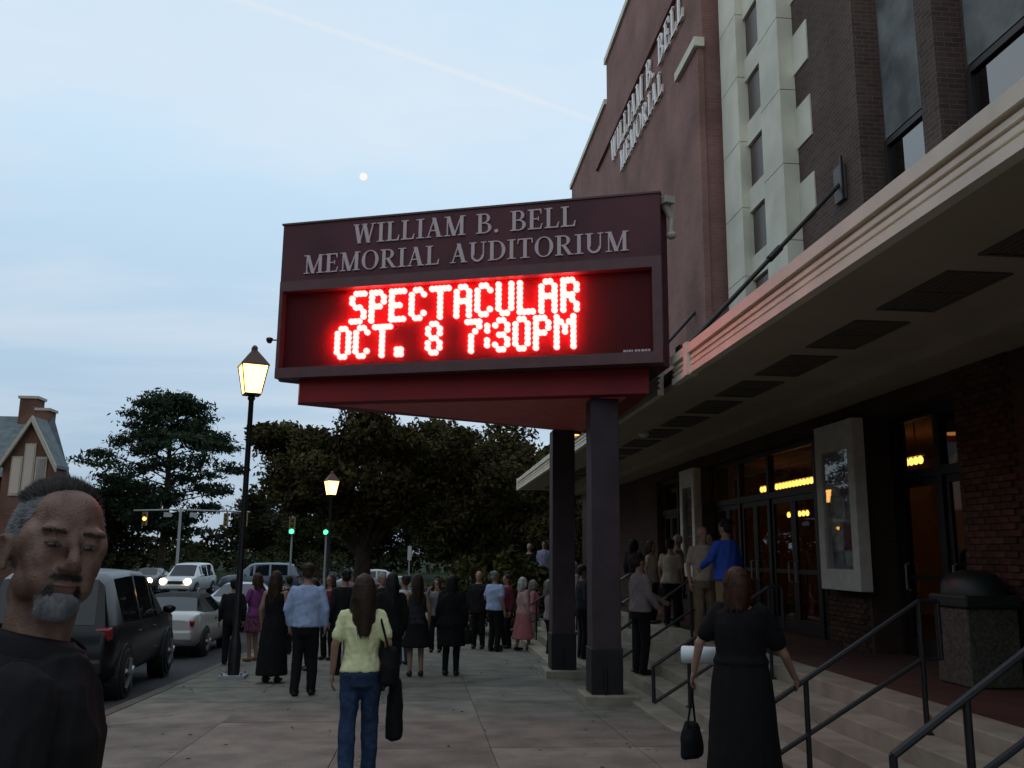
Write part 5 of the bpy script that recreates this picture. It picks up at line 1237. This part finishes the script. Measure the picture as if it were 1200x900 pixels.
# --- near the kerb and along the pavement
person('person in dark clothes and cap half hidden behind the near lamp post', -3.72, 18.6, R(20), 1.62, top=black2, bot=black_c, hair='short', hc='black')
person('woman in purple top, printed skirt and tan boots beside the lamp post', -3.42, 19.3, R(60), 1.74, 'f', top=purple, sleeve='short', bottom='skirt', bot=print_c, length=0.58, hair='bob', hc='auburn', shoe=tan_boot, arms={'L': ((-.25, .05, 1.13), (-.22, .26, 1.05))})
person('woman with long brown hair in long black dress left of the blue shirt', -2.40, 15.4, R(-12), 1.76, 'f', 1.08, dress=black_c, sleeve='none', length=0.12, hair='long', hc='brown', flare=0.7, yaw=R(-15))
person('man in light blue shirt and black trousers seen from behind', -1.68, 13.7, R(-6), 1.86, 'm', 1.04, top=lblue, bot=black_c, hair='short', hc='brown', loose=0.004, arms={'R': ((.265, -.02, 1.14), (.25, .06, .90)), 'L': ((-.27, -.02, 1.14), (-.235, .05, .90))}, stride=0.06)
person('man in dark suit just right of the blue shirted man', -1.38, 16.6, R(30), 1.80, 'm', top=black2, hem=0.78, bot=black_c, hc='black', loose=0.02)
person('woman in charcoal with a light scarf behind the yellow top', -0.98, 17.4, R(-40), 1.66, 'f', 1.1, top=char, hem=0.72, bot=black_c, hair='bob', hc='brown', loose=0.02)
person('person in wine coloured top deeper in the crowd', -1.95, 19.6, R(150), 1.72, 'f', top=maroon_c, bot=black_c, hair='bob', hc='auburn', eyes=True)
person('young woman in pale yellow shirt and blue jeans walking away', -0.51, 8.06, R(3), 1.68, 'f', 0.98, top=yellow, sleeve='short', hem=0.92, bottom='trousers', bot=denim, hair='long', hc='brown', vox=0.013, stride=0.10, flare=1.06, yaw=R(10), arms={'L': ((-.235, -.02, 1.14), (-.25, .03, .89)), 'R': ((.235, -.06, 1.15), (.22, .14, 1.02))})
bag('black shoulder bag on the right side of the woman in yellow', (0.24, -0.06, 0.93), (0.15, 0.32, 0.30), black_c, [[(0.23, 0.08, 1.05), (0.185, 0.06, 1.30), (0.145, 0.0, 1.365), (0.165, -0.09, 1.28), (0.235, -0.16, 1.05)]], -0.51, 8.06, R(3), gz(8.06))
bag('long black garment bag hanging low beside the woman in yellow', (0.30, 0.06, 0.56), (0.14, 0.20, 0.50), black_c, [[(0.30, 0.03, 0.80), (0.245, 0.14, 0.98), (0.30, 0.10, 0.80)]], -0.51, 8.06, R(3), gz(8.06))
person('tall woman in black with long dark hair beyond the yellow shirt', -0.48, 14.3, R(14), 1.74, 'f', 1.08, top=black_c, hem=0.80, bot=black_c, hair='long', hc='black', loose=0.01)
person('person in white shirt left of the full black skirt', -0.36, 18.4, R(35), 1.72, 'm', top=white_c, sleeve='short', bot=denim2, hc='brown', loose=0.01)
person('woman in dark sleeveless top and full black knee skirt', -0.10, 16.3, R(8), 1.74, 'f', 1.04, top=char, sleeve='none', bottom='skirt', bot=black_c, length=0.50, hair='long', hc='brown', flare=2.2)
person('woman wrapped in a wide black coat with a small black bag', 0.52, 16.4, R(-14), 1.72, 'f', 1.12, top=black_c, hem=0.52, bot=black_c, hair='bob', hc='black', loose=0.045, flare=0.85)
bag('small black bag hanging behind the woman in the wide coat', (0.30, 0.0, 0.66), (0.13, 0.26, 0.22), black_c, [[(0.30, 0.08, 0.75), (0.28, 0.0, 0.92), (0.30, -0.08, 0.75)]], 0.52, 16.4, R(-14), gz(16.4))
person('balding man in black suit with white collar facing the camera', 1.36, 22.5, R(165), 1.84, 'm', top=black2, hem=0.80, bot=black_c, hair='bald', skin=1, loose=0.02, eyes=True)
person('stocky man in light blue shirt and dark trousers facing the steps', 1.70, 21.7, R(-50), 1.84, 'm', 1.14, top=lblue, sleeve='short', bot=black_c, hc='grey', loose=0.012, arms={'L': ((-.28, -.03, 1.14), (-.20, .16, .97))})
person('white haired woman in dusty pink jacket and rose skirt climbing', 2.40, 21.9, R(-70), 1.70, 'f', 1.05, top=pink, hem=0.74, bottom='skirt', bot=rose, length=0.28, hair='bob', hc='white', loose=0.015, stride=0.12, flare=0.8)
person('woman in rose coloured clothes behind the pink jacket', 2.85, 23.6, R(-100), 1.62, 'f', 1.05, top=rose, bot=taupe, hair='bob', hc='grey', loose=0.01)
person('person with raised hands filming at the back of the crowd', 0.32, 21.5, R(170), 1.66, 'f', top=grey_c, bot=black_c, hair='bob', hc='brown', arms={'R': ((.24, .14, 1.22), (.14, .30, 1.46)), 'L': ((-.24, .14, 1.22), (-.12, .30, 1.46))}, eyes=True)
person('man in wine red jacket facing the stocky blue shirted man', 2.05, 22.6, R(120), 1.76, 'm', top=maroon_c, bot=black_c, hc='brown', loose=0.015, eyes=True)
for (x, y, rz, hh, sx_, tp, hc, lab) in (
        (-2.75, 22.5, 170, 1.70, 'f', black2, 'auburn', 'woman in black behind the woman with long brown hair'),
        (-1.1, 24.0, 190, 1.78, 'm', char, 'grey', 'grey haired man in charcoal at the back left of the crowd'),
        (-0.75, 21.3, 100, 1.68, 'f', maroon_c, 'black', 'dark haired woman in wine red between the rows of people'),
        (-2.1, 27.0, 175, 1.74, 'm', grey_c, 'brown', 'man in grey near the second street lamp'),
        (-0.1, 26.5, 170, 1.66, 'f', print_c, 'blond', 'fair haired woman in a printed top far back')):
    person(lab, x, y, R(rz), hh, sx_, top=tp, bot=black_c, hair='bob' if sx_ == 'f' else 'short', hc=hc, vox=0.022, eyes=True)

for (x, y, rz, hh, sx_, tp, hc, lab) in (
        (-3.0, 20.9, 40, 1.70, 'm', char, 'black', 'dark haired man behind the woman in purple'),
        (-2.05, 17.4, 120, 1.64, 'f', black2, 'brown', 'woman in black turned sideways behind the blue shirt'),
        (-0.85, 19.4, 200, 1.76, 'm', black2, 'grey', 'grey haired man in black behind the tall woman'),
        (2.75, 19.8, -85, 1.66, 'f', taupe, 'grey', 'grey haired woman in taupe at the foot of the far steps'),
        (3.05, 17.4, -80, 1.74, 'm', char, 'brown', 'man in charcoal climbing just behind the front sign post'),
        (5.2, 18.4, 60, 1.72, 'm', taupe, 'grey', 'grey haired man in taupe near the entrance glass'),
        (4.75, 20.4, -40, 1.66, 'f', black2, 'auburn', 'auburn haired woman in black farther along the landing'),
        (3.3, 16.3, -70, 1.66, 'f', grey_c, 'brown', 'woman in grey climbing between the two sign posts'),
        (4.9, 15.2, 120, 1.68, 'f', black2, 'black', 'woman in black between the off white shirt and the royal blue shirt')):
    person(lab, x, y, R(rz), hh, sx_, top=tp, bot=black_c, hair='bob' if sx_ == 'f' else 'short', hc=hc, vox=0.024, eyes=True, z=(LZ if x > 4.3 else LZ-0.64 if x > 3 else None), arms={'R': ((.24, .05, 1.15), (.16, .24, 1.12))} if int(y*10) % 2 else None)

# --- on the steps and landing
person('grey haired person in grey shirt climbing between the sign posts', 3.42, 20.6, R(-80), 1.62, 'm', top=taupe, sleeve='short', bot=black_c, hc='white', z=LZ-0.48, stride=0.08)
person('woman in bright red top behind the front sign post', 3.62, 19.4, R(-95), 1.62, 'f', 1.05, top=red_c, bottom='skirt', bot=black_c, length=0.45, hair='bob', hc='black', z=LZ-0.32)
person('man in taupe shirt holding the rail right of the front sign post', 3.34, 13.95, R(-75), 1.80, 'm', top=taupe, bot=black_c, hc='brown', z=LZ-0.48, loose=0.012, arms={'L': ((-.20, .22, 1.16), (-.20, .46, 1.05)), 'R': ((.25, .02, 1.13), (.25, .16, .96))})
person('dark haired woman in black on the landing behind the taupe shirt', 4.35, 18.6, R(-60), 1.62, 'f', top=black2, bot=black_c, hair='bob', hc='black', z=LZ)
person('woman in beige blouse on the landing left of the white shirt', 4.45, 17.6, R(-130), 1.58, 'f', top=beige, sleeve='short', bot=black_c, hair='bob', hc='brown', z=LZ, eyes=True)
person('person in off white shirt and black trousers seen from behind', 4.62, 16.8, R(-30), 1.60, 'f', 1.08, top=beige, sleeve='short', bot=black_c, hair='short', hc='black', z=LZ, loose=0.012)
person('man in royal blue shirt standing on the landing before the doors', 4.50, 13.3, R(35), 1.84, 'm', 1.08, top=royal, bot=khaki, hc='black', z=LZ, loose=0.014, arms={'L': ((-.29, .06, 1.18), (-.22, .26, 1.08)), 'R': ((.28, -.02, 1.15), (.26, .10, .93))})
person('bald man in beige greeting the man in royal blue', 4.42, 14.15, R(185), 1.76, 'm', 1.0, top=beige, sleeve='short', bot=khaki, hair='bald', skin=1, z=LZ, eyes=True)
person('man in lilac plaid shirt far along the landing', 3.9, 29.5, R(160), 1.72, 'm', top=plaid, bot=char, hc='brown', z=LZ, vox=0.022, eyes=True)
person('person with reddish face left of the plaid shirt', 3.35, 29.0, R(150), 1.62, 'f', top=black2, bot=black_c, hair='short', hc='grey', skin=1, z=LZ, vox=0.022, eyes=True)
person('grey haired man right of the plaid shirt by the rear post', 4.35, 29.6, R(165), 1.70, 'm', top=char, bot=black_c, hc='grey', z=LZ, vox=0.022, eyes=True)
person('person inside the lobby behind the right hand door glass', 7.7, 12.2, R(120), 1.72, 'm', top=char, bot=black_c, hc='black', z=LZ, eyes=True)

# --- woman in black dress at the foot of the steps, with a white roll under her arm
WX, WY, WZ = 2.62, 7.45, gz(7.45)
person('woman in long black dress with white roll, seen from behind at the handrail', WX, WY, R(-38), 1.76, 'f', 1.22, dress=black_c, sleeve='short', length=0.10, hair='bob', hc='auburn', z=WZ, vox=0.013, flare=0.75, loose=0.02, skin=1,
       arms={'L': ((-.34, -.03, 1.13), (-.42, .03, .89)), 'R': ((.31, .16, 1.06), (.33, .36, .86))})
rl = thing('paper_roll', 'white paper roll tucked under the arm of the woman in black', 'paper roll', (WX, WY, WZ), R(-38), None)
pr = MB(); c0, c1 = Vector((-.56, .11, 1.02)), Vector((-.18, .20, 1.02)); pr.tube([c0, c0.lerp(c1, .02), c1.lerp(c0, .02), c1], [0.066, 0.072, 0.072, 0.066], 20)
paper = M('white_paper', (0.72, 0.78, 0.80), rough=0.7)
pr.build('sheet', paper, rl, smooth=True, angle=50)
pr = MB(); pr.tube([c0-(c1-c0).normalized()*0.002, c0-(c1-c0).normalized()*0.004], [0.03, 0.03], 14); pr.build('core', M('core_shade', (0.2, 0.2, 0.2), rough=0.9), rl)
bag('black handbag with long straps hanging from the hand of the woman with the roll', (-0.47, 0.06, 0.34), (0.16, 0.30, 0.28), black_c, [[(-.47, -.03, .45), (-.455, .03, .66), (-.445, .045, .80)], [(-.47, .15, .45), (-.46, .08, .66), (-.445, .05, .80)]], WX, WY, R(-38), WZ)

# --- bearded man close to the camera at left
def near_head(P, s):
    hd = MB(); E_ = lambda c, r, rot=None, n=18, m=12: hd.ell(P(*c), tuple(q*s for q in r), n, m, rot)
    E_((0, -.010, 1.660), (.076, .097, .094)); E_((0, .022, 1.690), (.064, .066, .060))           # skull, forehead
    E_((0, .012, 1.590), (.062, .070, .064)); E_((0, .046, 1.548), (.038, .040, .028)); E_((0, .066, 1.537), (.022, .022, .018))   # jaw, chin
    for g in (-1, 1):
        E_((g*.038, .048, 1.612), (.030, .034, .034)); E_((g*.030, .056, 1.582), (.030, .030, .032))     # cheeks
        E_((g*.032, .078, 1.668), (.028, .014, .009)); E_((g*.058, .032, 1.645), (.020, .036, .034))       # brows, temples
        E_((g*.031, .073, 1.640), (.015, .014, .011)); E_((g*.031, .078, 1.647), (.017, .010, .005))     # eyeball bulge, lid
        E_((g*.014, .094, 1.602), (.009, .012, .008))                                                    # nostril wings
        E_((g*.046, .024, 1.575), (.022, .042, .034))
        hd.tube([P(g*.080, .004, 1.640), P(g*.088, -.006, 1.652), P(g*.092, -.022, 1.648), P(g*.091, -.028, 1.625), P(g*.085, -.018, 1.600), P(g*.079, -.002, 1.592)], [.006*s, .007*s, .007*s, .007*s, .008*s, .008*s], 8)
        E_((g*.081, -.012, 1.620), (.008, .018, .026))
    hd.tube([P(0, .080, 1.662), P(0, .092, 1.640), P(0, .104, 1.617), P(0, .108, 1.606)], [.009*s, .010*s, .013*s, .014*s], 10); E_((0, .100, 1.603), (.013, .014, .010))
    E_((0, .083, 1.578), (.024, .011, .007)); E_((0, .082, 1.567), (.021, .011, .007)); E_((0, .070, 1.588), (.028, .018, .014))
    limb(hd, [P(0, -.02, 1.42), P(0, -.004, 1.56)], [.060*s, .056*s], 18); E_((0, -.045, 1.56), (.055, .045, .06))
    return hd
NL = 'bearded man in black shirt close to the camera at the left edge'
MX, MY = -0.712, 1.86
nm = person(NL, MX, MY, R(-73), 1.83, 'm', 0.86, top=black2, bot=black_c, hair='bald', skin=4, vox=0.0055, loose=0.012, yaw=R(-68), pitch=R(-3), head_fn=near_head, arms={'L': ((-.27, .02, 1.13), (-.24, .14, .92)), 'R': ((.27, .0, 1.13), (.26, .10, .90))}, group=None, z=gz(MY))
HMn, sn = HEADM[NL]
lean_ = R(6.5); ax_ = Vector((-0.36, 0.93, 0)).normalized()      # he leans into the picture
nm.matrix_world = Matrix.Translation(Vector((MX, MY, gz(MY)))-Vector((0.93, 0.36, 0))*1.68*math.sin(lean_)) @ Matrix.Rotation(lean_, 4, ax_) @ Matrix.Rotation(R(-73), 4, 'Z')
def blades(name, n, sampler, mat, L, wd, sweep):
    V = []; F = []
    for i in range(n):
        p, nv = sampler()
        d = (nv*0.55+Vector(sweep)+Vector(RNG.normal(size=3))*0.22).normalized(); l_ = L*RNG.uniform(0.6, 1.2); sd2 = d.cross(nv)
        if sd2.length < 1e-4: continue
        sd2 = sd2.normalized()*wd; q = p-nv*0.002; e = q+d*l_-nv*0.25*l_*0.5
        m_ = q+d*l_*0.5; k = len(V); V += [q-sd2, q+sd2, m_+sd2*0.8, m_-sd2*0.8, e]; F += [(k, k+1, k+2, k+3), (k+3, k+2, k+4)]
    mb = MB(); mb.v = [tuple(HMn @ Vector(v)) for v in V]; mb.f = F; return mb.build(name, mat, nm)
def scalp(test):
    c = Vector((0, -.012, 1.663))*sn; r_ = Vector((.0775, .0985, .0955))*sn
    while True:
        v = RNG.normal(size=3); v /= np.linalg.norm(v); p = Vector((c.x+v[0]*r_.x, c.y+v[1]*r_.y, c.z+v[2]*r_.z)); u_ = Vector((p.x/sn, p.y/sn, p.z/sn))
        if test(u_): return p, Vector((v[0]/r_.x, v[1]/r_.y, v[2]/r_.z)).normalized()
hair_top = lambda u_: u_.z > 1.715 and u_.y < 0.062-abs(u_.x)*0.35+(u_.z-1.74)*0.2 and u_.z > 1.715+max(0, u_.y)*0.4
hair_side = lambda u_: 1.60 < u_.z <= 1.725 and u_.y < (0.020+(u_.z-1.66)*0.55) and (u_.y < -0.03 or u_.z > 1.645)
hb_top = M('man_hair_dark', (0.035, 0.028, 0.026), rough=0.5, vary=0.4, vscale=60, spec=0.4); hb_grey = M('man_hair_grey', (0.16, 0.16, 0.165), rough=0.5, vary=0.45, vscale=60, spec=0.4); beard_g = M('man_beard_grey', (0.24, 0.24, 0.245), rough=0.6, vary=0.4, vscale=60)
blades('hair', 11000, lambda: scalp(hair_top), hb_top, 0.028, 0.0006, (0.1, -0.6, 0.45))
blades('hair', 9000, lambda: scalp(hair_side), hb_grey, 0.014, 0.0006, (0, -0.6, -0.35))
def face_pt(test, c, r):
    while True:
        v = RNG.normal(size=3); v /= np.linalg.norm(v)
        if v[1] < 0.1: continue
        p = Vector((c[0]+v[0]*r[0], c[1]+v[1]*r[1], c[2]+v[2]*r[2]))
        if test(p): return p*sn, Vector((v[0]/r[0], v[1]/r[1], v[2]/r[2])).normalized()
blades('moustache', 2600, lambda: face_pt(lambda p: abs(p.x) < .034 and 1.581 < p.z < 1.598, (0, .060, 1.588), (.038, .031, .014)), hb_top, 0.011, 0.0006, (0, 0.1, -0.8))
blades('beard', 4200, lambda: face_pt(lambda p: abs(p.x) < .034 and 1.52 < p.z < 1.560, (0, .050, 1.545), (.038, .040, .031)), beard_g, 0.018, 0.0007, (0, 0.15, -0.9))
blades('beard', 1800, lambda: face_pt(lambda p: .020 < abs(p.x) < .037 and 1.548 < p.z < 1.588, (0, .052, 1.57), (.039, .037, .032)), hb_top, 0.015, 0.0007, (0, 0.1, -0.9))
for g in (-1, 1):
    blades('eyebrow', 170, lambda: face_pt(lambda p: .010 < p.x*g < .052, (g*.031, .0775, 1.664), (.027, .016, .006)), hb_top, 0.009, 0.0006, (g*0.8, 0.1, 0.1))
    ey = MB().ell(Vector((g*.031, .0815, 1.6400))*sn, (.0130*sn, .0076*sn, .0050*sn), 14, 8).xf(HMn).build('eye', M('eye_white', (0.09, 0.075, 0.065), rough=0.2), nm, smooth=True)
    MB().ell(Vector((g*.031+.002, .0866, 1.6400))*sn, (.0055*sn, .0030*sn, .0036*sn), 12, 8).xf(HMn).build('iris', M('eye_dark', (0.02, 0.015, 0.012), rough=0.15), ey, smooth=True)
    MB().tube([HMn @ (Vector((g*(.031+dx_), .0855-abs(dx_)*0.5, 1.6452-abs(dx_)*0.16))*sn) for dx_ in (-.016, -.008, 0, .008, .016)], [.0016*sn, .0028*sn, .0032*sn, .0028*sn, .0016*sn], 8).build('eyelid', M('lid_skin', (0.085, 0.045, 0.034), rough=0.6), nm, smooth=True)
MB().ell(Vector((0, .0855, 1.5715))*sn, (.0225*sn, .0085*sn, .0052*sn), 14, 8).xf(HMn).build('lips', M('lip', (0.20, 0.075, 0.065), rough=0.5), nm, smooth=True)
co = MB()          # shirt collar
for r0, r1, z0, z1 in ((.082, .076, 1.435, 1.495),):
    n = 26; V = []
    for k in range(n+1):
        a = R(112)+R(316)*k/n; f_ = abs(k/n-0.5)*2
        for (rr, zz) in ((r0, z0-0.012*f_), (r1, z1-0.022*f_), (r1+.016, z1-0.030*f_-0.004), (r0+.030, z0-.014-0.035*f_**3)): V.append((rr*math.cos(a)*sn, (rr*math.sin(a)-.01)*sn, zz*sn))
    F = []
    for k in range(n):
        for j in range(3): F.append((k*4+j, (k+1)*4+j, (k+1)*4+j+1, k*4+j+1))
    co.add(V, F)
o = co.build('collar', black2, nm, smooth=True); o.modifiers.new('th', 'SOLIDIFY').thickness = 0.004

# moon
mo = MB().ell((0, 0, 0), (1, 1, 1), 24, 16).build('moon', emit_mat('moon_glow', (1.0, 0.97, 0.92), 0.98), smooth=True)
mo.location = Vector((-0.076, 0.915, 0.3962))*9000+Vector((0, 0, 1.65)); mo.scale = (38, 38, 38)
tag(mo, 'small white moon in the pale evening sky above the sign', 'moon')

bpy.data.scenes.remove(WORK)
for o in bpy.data.objects:
    if '_o' in o: del o['_o']
